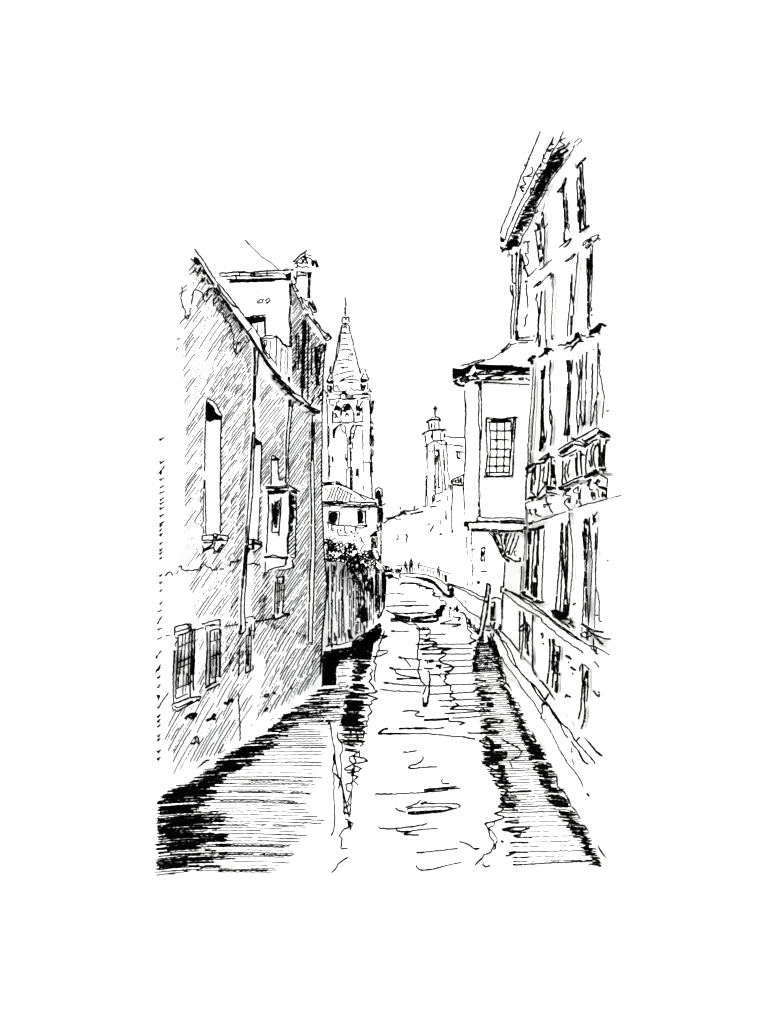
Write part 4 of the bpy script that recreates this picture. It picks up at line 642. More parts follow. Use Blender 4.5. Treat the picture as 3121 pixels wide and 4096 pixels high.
b.ink(WR, 'Q', '''24 540,1130 580,1120 / 34 560,1120 575,1160 565,1190 / f 565,1245 592,1248 595,1272 568,1275 / 26 880,1420 910,1445 955,1460 / 20 940,1450 955,1480 / 24 920,1512 930,1518 / 26 945,1575 990,1610 1025,1620 / 22 970,1665 985,1670 / 24 875,1985 895,1950 905,1965 950,1975 / 14 1260,1495 1290,1520 1330,1580 / 20 1310,1550 1330,1580
24 1255,1885 1300,1950 1335,1975 / 18 1335,1975 1345,1940 1310,1940 / 22 1320,1900 1340,1920 / 22 985,735 1020,715 / 20 1430,148 1465,140''')
b.ink(WR, 'N', '16 1430,150 1468,140')
b.build('wall', ph)
# deep eave with tiled edge and dark rafters
EV2 = .1
eavep = pts('K', '545,75 850,75 1085,165 1105,195 1000,290 930,430 860,520 720,690 640,820 560,1000 490,1110 430,1270 370,1400 290,1560 240,1640 20,1710 -20,1640 0,1450 40,1350 130,1150 190,1000 250,780 330,590 380,480 470,260')
b = MB(TILE); b.prism(WR, eavep, -.1, EV2)
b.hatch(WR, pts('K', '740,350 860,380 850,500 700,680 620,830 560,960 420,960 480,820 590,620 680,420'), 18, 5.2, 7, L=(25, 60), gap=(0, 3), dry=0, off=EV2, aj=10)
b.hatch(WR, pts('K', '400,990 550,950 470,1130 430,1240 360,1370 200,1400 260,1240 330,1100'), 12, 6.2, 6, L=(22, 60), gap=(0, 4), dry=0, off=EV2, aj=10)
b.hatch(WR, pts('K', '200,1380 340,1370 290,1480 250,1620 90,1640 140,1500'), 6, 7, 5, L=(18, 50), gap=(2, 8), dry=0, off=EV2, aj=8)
b.ink(WR, 'K', '''14 545,75 510,160 470,260 / 14 470,260 420,380 380,470 / 16 380,470 350,560 330,600 / 14 330,600 280,700 250,780 / 14 250,780 190,970 150,1080 / 14 150,1080 100,1210 40,1330 10,1430 0,1460 / 26 330,520 345,560 / 24 345,540 370,545 / 18 390,470 405,455
22 720,155 690,240 650,300 / 16 640,300 600,400 560,500 / 16 560,500 480,630 430,740 / 14 430,740 350,900 270,1040 / 16 270,1040 200,1190 150,1310 / 14 150,1310 95,1430 70,1550 / 12 850,75 810,180 740,310 / 12 740,310 690,380 650,480 620,530 / 20 640,300 640,340 730,310 / 18 640,350 690,350 / 14 580,390 590,430 570,470 / 14 580,450 620,450 / 18 565,490 615,515 / 18 540,515 560,540 530,570 / 18 655,270 730,265 / 24 670,240 720,265
14 850,75 860,72 / 16 610,590 480,790 420,930 330,1050 / 14 330,1050 250,1220 200,1340 130,1500 75,1640 / 12 590,600 520,605 580,620 / 14 580,640 485,655 510,700 540,690 / 14 510,730 470,750 490,775 / 14 460,840 405,880 410,940
10 985,245 1080,165 / 14 1080,165 1102,195 1090,220 / 10 1090,220 1030,275 / 24 980,300 1010,270 / 13 1000,290 950,370 930,430 / 11 930,430 860,520 / 14 860,520 720,690 / 13 720,690 640,820 / 14 640,820 610,910 560,1000 / 13 560,1000 490,1110 430,1270 / 15 430,1270 370,1400 300,1500 270,1610 / 9 940,380 860,480 / 10 820,540 740,620
24 895,165 840,190 800,220 850,250 880,265 760,320 / 26 945,220 880,310 780,350 / 34 880,300 760,360 / 44 920,330 850,380 / 20 650,870 450,880 / 18 400,860 460,840 / 20 500,1140 510,1160 470,1190 / 12 560,860 600,820
12 430,690 350,690 310,692 / 14 345,690 420,660 445,610 430,570 / 22 420,565 435,570 / 16 310,690 320,750 350,795 260,825 330,850 / 34 290,880 325,890 / 22 270,825 310,900 / f 0,1480 40,1520 70,1530 60,1580 20,1580 0,1560 / 40 0,1640 40,1670 170,1660 / 34 20,1710 60,1670 / 44 90,1630 230,1610 / 30 240,1640 290,1560 / f 120,1550 230,1540 240,1620 90,1640''', EV2)
b.build('eave', ph)
# ---- shuttered windows of the facade
def sash(label, z, poly, inks, t=.06):
    o = MB(STONE); o.prism(WR, pts(z, poly), -.03, t)
    for z2, i2 in inks: o.ink(WR, z2, i2, t)
    o = o.build('shuttered_window', ph); o['label'] = label
    return o
sash('topmost shuttered window on the right', 'K', '1030,560 1110,520 1130,800 1160,1000 1155,1370 1080,1420 1045,1310 1030,850',
     [('K', '40 1020,580 1100,490 1165,430 / 10 1015,510 1025,560 / 24 1080,500 1110,520 / 20 1110,510 1118,680 1130,850 / 15 1130,850 1150,970 1155,1100 1150,1370 / 20 1080,560 1075,700 1080,780 / 16 1055,690 1030,760 1040,950 1045,1100 / 26 1050,1150 1055,1320 / 12 1090,600 1095,900 1100,1000 / 24 1160,970 1140,1010 1145,1080 / 18 1120,1090 1125,1350 / 34 1100,1120 1080,1300 1078,1430 / 12 1070,800 1085,1150 / 10 1115,850 1120,1000 1115,1200 / 14 1095,900 1105,1100 / 40 1065,1450 1130,1400 1210,1345 / 26 1130,1340 1150,1380 / 16 1060,1000 1075,1300')])
sash('second shuttered window of the top row', 'K', '855,760 890,760 900,960 920,1350 880,1570 855,1580 860,1200 845,1000',
     [('K', '40 895,700 860,790 830,860 / 40 840,830 770,910 / 34 850,830 820,920 / 13 885,780 860,830 / 24 855,830 855,1000 / 40 860,1000 860,1120 / 30 868,1120 872,1400 / 20 890,970 905,1150 / 28 900,1000 905,1200 910,1300 / 12 888,885 890,980 / 14 870,1430 895,1300 930,1340 930,1390 910,1390 895,1320 / 11 905,1370 945,1445 / 22 860,1430 865,1580 / 24 790,1650 850,1600 960,1515 / 22 860,1650 930,1580 965,1520 / 30 870,1580 890,1540')])
sash('third shuttered window close to the far corner', 'K', '480,1310 540,1300 575,1160 600,1400 590,1900 540,1860 510,1700 480,1430',
     [('K', '9 605,1060 580,1140 / 9 570,1160 550,1230 / 20 575,1160 585,1280 600,1400 / 26 570,1240 560,1300 575,1380 / 12 580,1395 610,1380 645,1320 / 16 600,1400 600,1550 590,1700 590,1900 / 26 480,1310 500,1340 / 50 515,1320 525,1420 / 30 540,1420 545,1560 / 34 480,1400 475,1440 / 18 480,1430 500,1600 515,1720 530,1830 540,1860 / 24 560,1490 545,1510 / 16 545,1560 570,1650 570,1740 / 30 530,1600 535,1670 570,1660 / 30 560,1760 550,1840 / 11 535,1860 528,1900 / 24 705,1800 600,1890 590,1910 / 22 590,1910 530,1950 / 13 500,1915 450,1970 / 24 450,1970 390,2040')])
sash('tall shuttered window in the middle row above the left balcony', 'L', '480,600 560,540 605,520 610,900 620,1290 525,1310 500,1150 520,900',
     [('L', '28 445,510 480,480 550,410 / 16 500,490 600,390 / 26 600,390 660,330 700,300 / 40 660,330 715,340 / 24 670,380 700,360 / 26 710,310 715,380 / 13 712,380 715,560 705,780 695,900 690,1060 695,1200 / 40 705,1170 705,1210 / 11 712,1130 712,1170 / 9 690,370 688,500 / 24 500,580 490,640 480,670 / 15 480,670 500,690 515,800 525,900 / 20 565,540 550,640 545,760 530,880 / 17 605,525 605,760 608,1000 / 12 608,1000 615,1200 625,1300 / 30 522,880 515,1000 518,1080 / 24 515,1080 520,1200 530,1310 / 15 510,1080 495,1180 480,1250 / 12 545,1140 540,1230 530,1300 / 11 630,1200 630,1280')])
sash('tall shuttered window in the middle row with crossing shutter lines', 'L', '965,320 1050,30 1020,400 990,700 985,880 965,1180 905,1165 905,1050 945,600',
     [('L', '40 1015,40 970,100 900,140 / 24 870,140 900,160 / 30 880,150 930,130 / 20 1055,25 1045,130 1030,250 / 15 1030,250 1020,400 1000,600 990,720 / 20 967,315 962,450 955,560 / 34 960,430 960,560 / 22 960,560 975,660 988,730 / 24 988,730 990,870 965,890 / 12 950,570 940,700 920,900 / 12 920,900 905,1050 905,1150 / 18 905,1160 920,1150 / 40 968,880 962,1020 / 32 962,1020 958,1180')])
sash('tall shuttered window in the middle row farthest right', 'L', '1175,90 1240,40 1240,300 1225,780 1210,1050 1180,1070 1180,700 1185,400',
     [('K', '14 1110,1620 1140,1560 1250,1500 1330,1470 / 22 1335,1475 1310,1530 1250,1580 / 14 1110,1630 1150,1600 1170,1560 1240,1530 / 44 1150,1660 1230,1590 / 26 1180,1580 1250,1550 / 34 1320,1520 1355,1545 / 14 1245,1610 1245,1750 1240,2016 / 9 1215,1650 1215,1720 / 30 1230,1730 1215,1850 / 40 1180,1780 1178,2016 / 18 1210,1800 1190,2016'),
      ('L', '44 1180,100 1178,300 / 30 1180,300 1188,500 / 22 1240,0 1242,250 / 14 1242,250 1240,420 1225,650 / 15 1210,100 1215,60 1225,200 1210,400 / 12 1195,520 1215,300 / 30 1190,500 1185,700 / 38 1188,700 1190,870 / 14 1225,650 1220,780 / 26 1190,870 1200,970 / 15 1175,900 1180,1060 1190,1070 / 26 1205,950 1215,1040 / 24 1240,770 1230,830 / 28 1235,860 1235,890')])
# ledges of dark tiles over the lower row
for poly_, ink_ in (('520,1440 580,1300 690,1310 730,1350 640,1420', 'f 520,1440 590,1360 580,1310 640,1300 700,1310 690,1345 640,1380 650,1420 600,1400 / 30 690,1320 700,1345 / 20 700,1355 730,1350 / 30 520,1440 600,1390'), ('775,1285 880,1250 1000,1100 1060,1095 1130,1160 1040,1270 950,1360', '22 775,1285 820,1270 900,1275 / f 880,1260 900,1220 950,1230 990,1190 1010,1110 1060,1095 1080,1150 1040,1200 990,1230 950,1280 / 30 970,1310 1050,1230 1100,1200 / 24 855,1335 920,1300 990,1300 / 26 945,1360 1030,1260 / 24 1000,1180 1090,1170 / 28 1090,1120 1110,1150 1160,1155 / 16 1130,1225 1060,1240 / 24 1060,1190 1110,1210'),
                    ('1170,1175 1200,1080 1350,965 1430,1030 1350,1130', 'f 1195,1080 1260,1040 1330,980 1380,970 1360,1060 1340,1100 1280,1120 1210,1140 / 40 1370,985 1430,1030 / 26 1310,1100 1350,1135 / 20 1160,1180 1230,1165 1275,1165 / 40 1200,1150 1220,1110 / 30 1330,990 1370,1010'), ('365,1490 430,1410 490,1405 440,1540', '40 370,1490 430,1440 480,1420 / 50 460,1410 450,1460 / 40 430,1480 430,1540 / 24 380,1490 440,1470')):
    b = MB(TILE); b.prism(WR, pts('L', poly_), -.03, .09); b.ink(WR, 'L', ink_, .09); b.build('tiled_ledge', ph)
# lower row of shuttered windows
sash('shuttered window directly above the left balcony', 'M', '1205,260 1280,205 1345,130 1350,600 1370,1000 1345,1290 1280,1250 1200,1370 1230,900',
     [('M', '16 1348,130 1342,250 1340,400 / 22 1358,170 1345,250 / 30 1280,205 1262,280 / 40 1238,265 1240,400 / 22 1275,250 1258,400 / 40 1245,400 1242,640 / 14 1255,640 1250,900 / 18 1232,640 1228,900 1222,1100 / 20 1250,900 1260,1100 1275,1250 / 12 1280,1240 1300,1130 1300,1075 / 22 1225,1100 1210,1280 1205,1365 / 34 1250,1150 1240,1330 / 20 1225,1260 1220,1370 / 22 1340,400 1350,590 / 14 1355,600 1350,700 1340,800 / 20 1355,800 1370,900 1370,1100 1350,1290 / 13 1340,800 1335,880 1355,1000 / 15 1320,330 1340,330 / 12 1240,900 1235,1100'),
      ('M', '15 1120,230 1118,350 1105,560 1085,800 / 17 1085,800 1065,1000 1055,1250 / 20 1052,1250 1050,1560 / 13 1150,345 1140,600 1135,780 / 13 1130,780 1115,1050 1095,1350 / 24 1085,1380 1085,1520 / 14 1090,1300 1115,1285')])
sash('shuttered window with one broad black shutter edge', 'M', '1565,125 1655,120 1640,400 1610,1150 1530,1155 1560,700',
     [('M', '50 1595,130 1597,300 / 26 1575,130 1575,200 / 20 1650,120 1640,250 1635,330 / 26 1597,300 1600,560 / 14 1580,460 1575,650 1560,850 / 12 1625,400 1620,700 1610,900 / 18 1600,560 1598,800 1590,1000 / 14 1612,560 1605,800 / 14 1590,820 1580,1240 / 20 1560,850 1550,1060 1535,1150 / 30 1540,1100 1535,1155 / 30 1605,1000 1605,1150 / 24 1575,1060 1565,1160')])
sash('shuttered window behind the double balcony', 'L', '1020,1500 1075,1450 1110,1400 1110,2016 1050,2016',
     [('L', '20 1025,1500 1030,1560 / 13 1030,1560 1050,1700 1070,1820 / 26 1075,1460 1078,1620 / 20 1078,1620 1075,1740 / 26 1065,1740 1058,1900 1050,2016 / 18 1110,1400 1105,1600 1100,1750 / 10 1100,1750 1095,2016'),
      ('N', '20 1045,0 1035,130 1030,250 / 18 1030,200 1045,350 1050,470 / 13 1075,180 1065,340 1052,450 / 24 1085,0 1085,120 / 18 1085,100 1095,250 1110,350 / 20 1150,0 1145,150 1125,340 / 20 1110,350 1125,340 / 22 1145,150 1145,340')])
sash('shuttered window above the right end of the double balcony', 'L', '1155,1360 1240,1515 1320,1240 1345,1400 1310,1700 1300,2016 1160,2016',
     [('L', '16 1160,1365 1158,1600 1160,1750 / 12 1160,1365 1180,1380 1185,1410 / 10 1150,1750 1150,2016 / 18 1243,1520 1240,1700 1235,2016 / 22 1322,1240 1318,1330 / 16 1320,1330 1312,1600 / 14 1312,1600 1308,1850 1300,2016 / 30 1335,1330 1345,1420 / 14 1340,1420 1340,1660 1360,1740 1385,1880 1405,1950 1405,2016 / 20 1330,1910 1300,1980 / 20 1250,1340 1275,1338 / 12 1170,1910 1175,1920'),
      ('N', '15 1230,0 1225,150 1218,350 / 20 1220,355 1245,280 1265,150 / 18 1265,150 1275,60 1300,0 / 20 1260,100 1290,30 / 15 1300,0 1302,200 1308,360 / 16 1400,0 1390,100 1380,250')])
# ---- balconies
def balcony(label, z, poly, ink, depth, group=None):
    o = MB(STONE); o.prism(WR, pts(z, poly), -.05, depth); o.ink(WR, z, ink, depth)
    o = o.build('balcony', ph); o['label'] = label
    return o
bl = balcony('left balcony with plain balustrade', 'N', '330,960 470,850 560,850 670,700 745,770 760,1160 620,1180 510,1300 420,1250 340,1390 345,1000',
        '''40 340,930 470,850 / 30 460,860 560,850 620,830 / 34 350,980 430,960 490,890 / 30 330,940 350,920 380,950 / 22 340,1030 380,980 / 34 520,820 600,760 670,710 / 44 600,820 670,740 / 24 650,760 745,770 / 20 540,800 600,790 / 18 720,800 755,840
22 445,910 435,1000 430,1050 / 34 430,1050 420,1230 / 30 470,900 475,1080 / 14 470,1080 455,1150 / 17 545,870 540,1000 520,1150 500,1290 / 24 600,890 565,960 / 14 600,890 575,1080 / 18 565,1080 590,1120 610,1090 / 24 610,1100 600,1150 540,1230 500,1300 / 20 655,830 650,930 640,1050 630,1150 / 26 690,770 685,850 690,1000 / 18 690,1000 680,1150 / 40 715,860 725,1050 / 50 735,1080 740,1130 / 14 705,850 700,1050 / 14 745,1000 750,1160 / 24 400,1240 440,1250 470,1280
20 375,860 370,950 360,1050 / 26 355,1050 350,1200 / 24 350,1200 345,1350''', .1)
b = MB(STONE); b.prism(WR, pts('N', '310,1390 420,1260 500,1330 620,1160 770,1160 775,1260 620,1270 500,1360 460,1370 430,1340'), -.05, .1)
b.ink(WR, 'N', 'f 320,1365 400,1290 480,1290 500,1320 430,1330 380,1340 / 30 420,1300 440,1350 / 26 310,1495 380,1420 420,1380 / 26 420,1380 480,1440 525,1500 / 34 620,1160 720,1180 760,1190 / f 610,1180 680,1150 740,1190 690,1220 640,1210 / 26 620,1200 620,1240 / 28 620,1245 690,1245 770,1260 / 30 500,1340 560,1310 620,1265 / 24 430,1350 480,1370 500,1345 / 24 340,1380 330,1420 360,1450 / 14 350,1400 380,1360', .1)
b.build('slab', bl)
br_ = balcony('double balcony with panelled balustrade and broad cornice', 'N', '780,670 960,560 1100,500 1300,360 1340,400 1420,440 1495,500 1430,600 1415,900 1430,970 1130,1050 1100,1020 830,1150 840,800 780,740',
        '''22 780,670 860,620 960,560 / 20 960,560 1100,490 1200,430 1300,370 / 22 1300,365 1340,400 / 34 960,515 1020,530 / 44 800,720 860,690 990,590 / 60 830,710 900,660 / 24 990,590 1060,605 1130,625 / 14 1010,550 1080,560 1160,620 / 34 1130,560 1200,520 1300,460 / 44 1140,570 1180,600 / 26 1100,520 1140,560 / 26 780,740 830,760 900,730 / 26 830,770 920,730 1040,660 / 16 930,760 1000,730 / 14 1170,560 1280,490 / 24 1160,620 1250,550 1320,520 / 40 1300,440 1380,450 / 44 1380,450 1440,490 1490,500 / 30 1320,420 1400,430 / 24 1420,540 1480,540 / 20 1340,400 1420,440 1490,490 / 30 1340,490 1420,510 / 16 1430,560 1445,580 / 34 1160,600 1130,640
20 845,810 840,950 835,1150 / 18 890,840 870,920 875,1030 895,1110 / 24 935,800 915,880 905,960 920,1050 / 40 1025,770 1025,900 1040,1020 / 18 1035,700 1040,800 / 24 1085,690 1085,850 1100,1010 / 22 1050,690 1090,680 / 30 945,1000 948,1010 / 30 1100,735 1135,738 / 17 1180,650 1155,750 1150,900 1160,990 / 20 1260,580 1220,680 1230,800 1245,880 / 22 1190,800 1215,870 1215,910 / 16 1245,880 1215,900 / 17 1290,600 1255,700 1260,830 1285,910 / 16 1310,570 1330,650 1330,750 / 14 1320,570 1280,640 / 24 1340,520 1345,700 1345,900 / 26 1325,750 1330,900 / 34 1420,540 1425,600 / 44 1405,600 1395,750 / 36 1400,750 1405,900 / 50 1390,700 1385,800 / 26 1380,720 1385,820 / 26 1425,900 1430,960 / 18 1375,800 1370,900''', .1)
b = MB(STONE); b.prism(WR, pts('N', '780,1180 830,1150 1120,1020 1150,1050 1320,930 1430,940 1430,970 1340,960 1130,1050 830,1180'), -.05, .12)
b.ink(WR, 'N', '26 780,1175 830,1160 / 22 830,1150 960,1080 1110,1020 / 20 840,1180 960,1120 1070,1080 / 18 880,1170 980,1110 1050,1100 / 26 1040,1110 1070,1130 1115,1130 / f 780,1175 840,1160 870,1180 840,1220 800,1210 / 50 1130,1040 1220,990 1310,940 / 26 1140,1050 1240,1010 1340,960 / 40 1330,930 1420,940 / 24 1380,940 1400,990 / 26 1420,940 1435,970', .12)
b.build('slab', br_)
def corbel(poly, ink, t=.14):
    o = MB(STONE); o.prism(WR, pts('N', poly), -.05, t); o.ink(WR, 'N', ink, t); o.build('corbel', ph)
corbel('870,1190 960,1170 950,1300 930,1400 860,1400 880,1300', '30 850,1190 900,1240 / 44 880,1210 950,1190 / 24 900,1230 950,1200 960,1180 / 22 870,1240 845,1300 / 26 890,1240 880,1280 950,1290 955,1310 / 40 940,1310 930,1390 / 26 920,1320 870,1360 865,1400 / 20 870,1400 910,1440 940,1475')
corbel('980,1170 1060,1130 1100,1180 1080,1400 1030,1400 1040,1250', '26 1050,1150 1050,1230 / 24 1040,1170 990,1210 1000,1250 1060,1250 / 26 1090,1180 1080,1250 / 44 1070,1250 1065,1340 / 26 1040,1340 1030,1400 / 24 1070,1350 1080,1400 / 50 1080,1405 1100,1415')
corbel('1160,1110 1230,1080 1330,1010 1450,1050 1450,1320 1390,1320 1310,1180 1290,1340 1220,1340 1230,1220', '26 1160,1100 1220,1060 / 40 1220,1060 1190,1130 1180,1170 / 24 1250,1030 1340,990 / 22 1340,1000 1450,1055 / 22 1450,1055 1440,1170 / f 1310,1150 1380,1160 1455,1180 1450,1230 1390,1210 1310,1170 / 34 1280,1100 1310,1150 / 30 1330,1060 1290,1120 / 16 1350,1080 1330,1120 / 22 1200,1180 1210,1210 1250,1210 / 26 1260,1100 1275,1130 / 44 1240,1230 1240,1300 / 24 1230,1300 1260,1350 1285,1330 1270,1240 / 18 1290,1190 1320,1220 1330,1300 1350,1300 / 34 1380,1230 1380,1310 / 26 1430,1200 1430,1290 / 18 1430,1290 1445,1330 / 20 1400,1260 1420,1310')
corbel('350,1400 420,1370 560,1350 730,1270 740,1290 690,1410 720,1520 570,1560 500,1520 400,1540', '18 385,1465 400,1500 / 20 420,1465 400,1480 405,1510 430,1550 / 24 375,1530 400,1520 / 20 450,1480 480,1460 490,1500 / 18 470,1480 480,1530 530,1565 565,1558 / 22 625,1300 620,1360 650,1395 690,1400 / 26 690,1390 700,1400 / 26 670,1283 740,1283 / 26 685,1315 690,1320 / 24 720,1405 728,1412 / 26 575,1410 620,1400 660,1420 / 22 580,1438 620,1436 / 22 660,1420 680,1480 718,1520', .12)
# string course
b = MB(STONE); b.prism(WR, pts('N', '380,1672 650,1590 980,1468 1300,1370 1650,1275 1650,1290 1300,1388 980,1486 650,1610 390,1690'), 0, .1)
b.ink(WR, 'N', '44 385,1670 450,1640 / 24 450,1630 440,1620 465,1640 / 16 460,1650 560,1615 650,1590 / 13 650,1590 760,1545 890,1500 / 12 910,1490 980,1468 / 15 1045,1440 1110,1418 1200,1390 / 14 1200,1390 1300,1370 1400,1340 / 12 1400,1340 1530,1305 1650,1275', .1)
b.build('string_course', ph)
# ---- ground floor tall shuttered openings
sash('tall shuttered opening right beside the bay with black strips', 'O', '1045,400 1275,345 1270,600 1240,1360 1120,1370 1000,1235 1030,900',
     [('O', '44 1050,400 1140,395 1270,355 / 34 1190,370 1270,350 / 15 1010,400 1005,550 985,820 / 50 1070,420 1070,600 / 26 1062,600 1060,800 1050,1050 / 22 1040,800 1030,1000 1015,1190 / 22 1052,1050 1045,1220 / 18 1140,420 1120,700 1105,900 1090,1280 / 26 1140,400 1155,460 / 36 1185,380 1185,560 / 20 1185,560 1185,880 / 24 1170,600 1165,800 1150,1000 / 40 1155,880 1145,1050 / 60 1140,1100 1140,1320 / 22 1175,1000 1160,1300 / 16 1270,400 1265,500 1258,700 / 15 1258,700 1245,1000 1235,1150 1240,1360 / 15 965,885 960,1050 950,1220 / 18 945,1280 940,1310')])
sash('tall narrow shuttered opening in the middle of the ground floor', 'O', '1490,300 1590,290 1600,170 1650,700 1640,1000 1590,1590 1480,1540 1420,1470 1470,900',
     [('O', '34 1505,300 1505,420 / 44 1500,420 1505,600 / 26 1500,600 1515,700 / 15 1485,600 1478,800 1460,1000 1435,1280 / 20 1435,1280 1425,1400 1422,1480 / 18 1590,280 1580,340 / 18 1560,340 1555,560 1550,800 / 15 1580,340 1582,600 1580,900 1565,1200 / 16 1600,170 1620,400 1645,600 / 14 1645,600 1650,800 1640,1050 / 14 1640,1050 1610,1300 1590,1560 / 20 1515,700 1530,900 1550,1100 / 20 1550,1100 1575,1350 1585,1450 1570,1580 / 15 1505,700 1505,1000 1485,1300 1478,1540 / 15 1560,800 1550,1200 1530,1400 1515,1580 / 30 1555,1400 1550,1560 / 14 1540,1340 1570,1280'),
      ('Q', 'f 670,815 740,790 820,820 880,880 900,930 860,940 790,950 740,890 700,850 / 26 700,850 720,900 780,920 / 40 750,890 830,950 / 22 840,960 900,1010 935,1050 / 30 930,980 1010,1050 / 30 870,920 940,940 985,980 / 18 950,910 950,935 / 12 835,960 830,1000 / 40 930,970 940,1000')])
sash('tall shuttered opening nearest the viewer', 'N', '1110,1600 1200,1560 1320,1690 1310,2016 1110,2016',
     [('N', '50 1130,1620 1180,1610 / 34 1160,1620 1180,1690 / 24 1130,1620 1140,1780 / 50 1145,1720 1150,1850 / 20 1110,1760 1125,1900 1135,2016 / 34 1145,1850 1145,2016 / 16 1205,1565 1195,1750 1185,2016 / 24 1200,1640 1205,1740 / 16 1205,1740 1220,1900 1230,2016 / 22 1280,1780 1285,1880 1280,2016 / 15 1318,1700 1315,1850 1305,2016 / 24 1240,1530 1270,1570 1290,1550 / 26 1320,1500 1270,1560 / 22 1270,1560 1260,1640 1280,1640 1285,1580 / 20 1260,1640 1240,1680 / 20 1250,1550 1260,1640'),
      ('Q', '44 1140,0 1145,140 / 36 1150,140 1155,280 / 16 1180,0 1165,200 1160,400 / 16 1140,280 1130,500 1120,750 / 22 1120,750 1110,980 / 40 1160,300 1160,500 / 30 1165,500 1165,700 / 30 1150,700 1150,830 / 18 1155,820 1155,905 / 15 1180,600 1185,850 1190,1000 / 14 1232,0 1240,200 1230,450 1215,640 / 15 1215,640 1205,850 1190,1020 / 18 1300,0 1290,120 1285,300 / 18 1285,300 1290,480 / 13 1290,480 1320,600 1335,700 1335,900 / 18 1335,900 1335,945 1355,965 1370,960 / 13 1290,480 1280,700 1275,1000 1270,1150 / 22 1280,880 1320,880 1295,860 / 26 1210,630 1220,640')])
for poly_, ink_ in (('255,565 345,545 480,660 610,695 540,720 430,690 280,640', 'f 258,565 345,548 350,585 300,600 / 40 300,590 380,630 450,670 / 30 440,690 540,705 605,698 / 34 480,670 540,690 / 24 275,590 270,640'), ('1085,980 1200,1040 1400,1100 1500,1195 1380,1205 1270,1150 1180,1080', '40 1090,985 1170,1035 / 34 1170,1040 1260,1085 1400,1108 / 22 1190,1090 1270,1140 1400,1190 / 26 1390,1190 1500,1198 / 34 1280,1160 1350,1240 1390,1275 / 26 1330,1250 1390,1255 / 20 1105,1030 1100,1100 / 44 1090,1110 1100,1180 / 22 1110,1110 1140,1100 1160,1120 / 20 1110,1160 1150,1180 1240,1150 / 34 1180,1040 1175,1220 / 20 1210,1130 1260,1120 1270,1160')):
    b = MB(STONE); b.prism(WR, pts('Q', poly_), -.03, .09); b.ink(WR, 'Q', ink_, .09); b.build('sill', ph)
# ledge over the plinth storey
b = MB(STONE); b.prism(WR, pts('Q', '45,520 200,580 400,685 600,835 800,1005 1000,1145 1200,1275 1330,1315 1480,1405 1330,1330 1190,1290 1000,1190 830,1070 640,910 480,790 350,705 150,580 60,550'), 0, .12)
b.ink(WR, 'Q', '40 60,530 100,545 / 22 100,545 200,585 300,640 / 24 300,640 400,690 500,765 / 22 500,765 600,840 720,950 / 20 720,950 800,1010 900,1075 / 22 900,1075 1000,1150 1100,1225 / 24 1080,1210 1200,1285 / 15 1200,1280 1280,1300 1370,1345 1470,1408 / 24 1465,1400 1478,1415 / 14 150,575 250,630 350,710 400,730 450,785 530,825 620,890 / 15 620,890 660,910 740,990 820,1055 / 14 820,1055 880,1090 960,1155 1060,1210 / 16 1180,1270 1220,1300 1250,1350 / 34 1260,1340 1300,1390 / 20 1260,1190 1262,1350 / 18 1292,1300 1298,1390 / 26 1280,1390 1325,1405', .12)
b.ink(WR, 'Q', '13 40,568 160,660 210,710 300,770 / 13 300,770 380,820 450,855 550,915 / 13 550,915 570,965 660,1045 740,1100 750,1130 / 13 750,1130 830,1180 860,1210 940,1255 980,1295 / 14 980,1295 1055,1325 1115,1390', .002)
b.build('ledge', ph)
def plinth_window(label, z, poly, inks):
    o = MB(STONE); o.prism(WR, pts(z, poly), -.03, .05)
    for z2, i2 in inks: o.ink(WR, z2, i2, .05)
    o = o.build('plinth_window', ph); o['label'] = label
plinth_window('plinth window with looping scribble', 'Q', '258,815 320,825 400,990 450,860 440,1545 340,1450 290,1400 262,1350', [('Q', '26 265,820 265,900 / 15 265,900 265,1350 / 24 315,830 318,900 / 15 318,900 320,990 305,1200 290,1400 / 24 285,1400 280,1480 / 14 325,885 340,950 345,1100 340,1330 / 24 320,880 340,910 / 24 365,965 370,1050 365,1250 / 26 365,1250 385,1430 / 34 365,1360 380,1400 / 22 258,1050 310,1000 / 24 260,1090 330,1070 350,1030 395,1000 / 24 390,1000 405,1060 385,1150 / 24 385,1150 375,1210 395,1225 / 34 445,865 440,960 / 18 437,960 435,1200 438,1400 / 30 440,1400 440,1550 / 26 255,1060 265,1100')])
plinth_window('plinth window with a dark scribbled shutter', 'Q', '655,1190 720,1190 800,1290 800,1500 765,1930 640,1800 670,1450', [('Q', '30 665,1190 672,1300 / 16 672,1300 668,1450 655,1650 / 22 650,1650 635,1805 / 44 718,1190 718,1260 / 20 715,1260 712,1500 / 34 715,1350 712,1480 / 24 700,1480 698,1620 / 16 735,1300 725,1500 720,1700 / 22 715,1650 703,1860 / 12 725,1255 760,1290 800,1305 825,1300 / 28 800,1280 805,1330 795,1500 / 40 770,1360 775,1480 / 44 785,1400 785,1500 / 26 745,1410 770,1440 / 22 720,1510 760,1500 775,1550 / 20 760,1520 735,1590 745,1660 770,1660 / 36 775,1550 770,1800 / 30 770,1800 765,1925 / 24 745,1760 738,1910 / 30 800,1650 805,1690 / 24 790,1500 780,1640')])
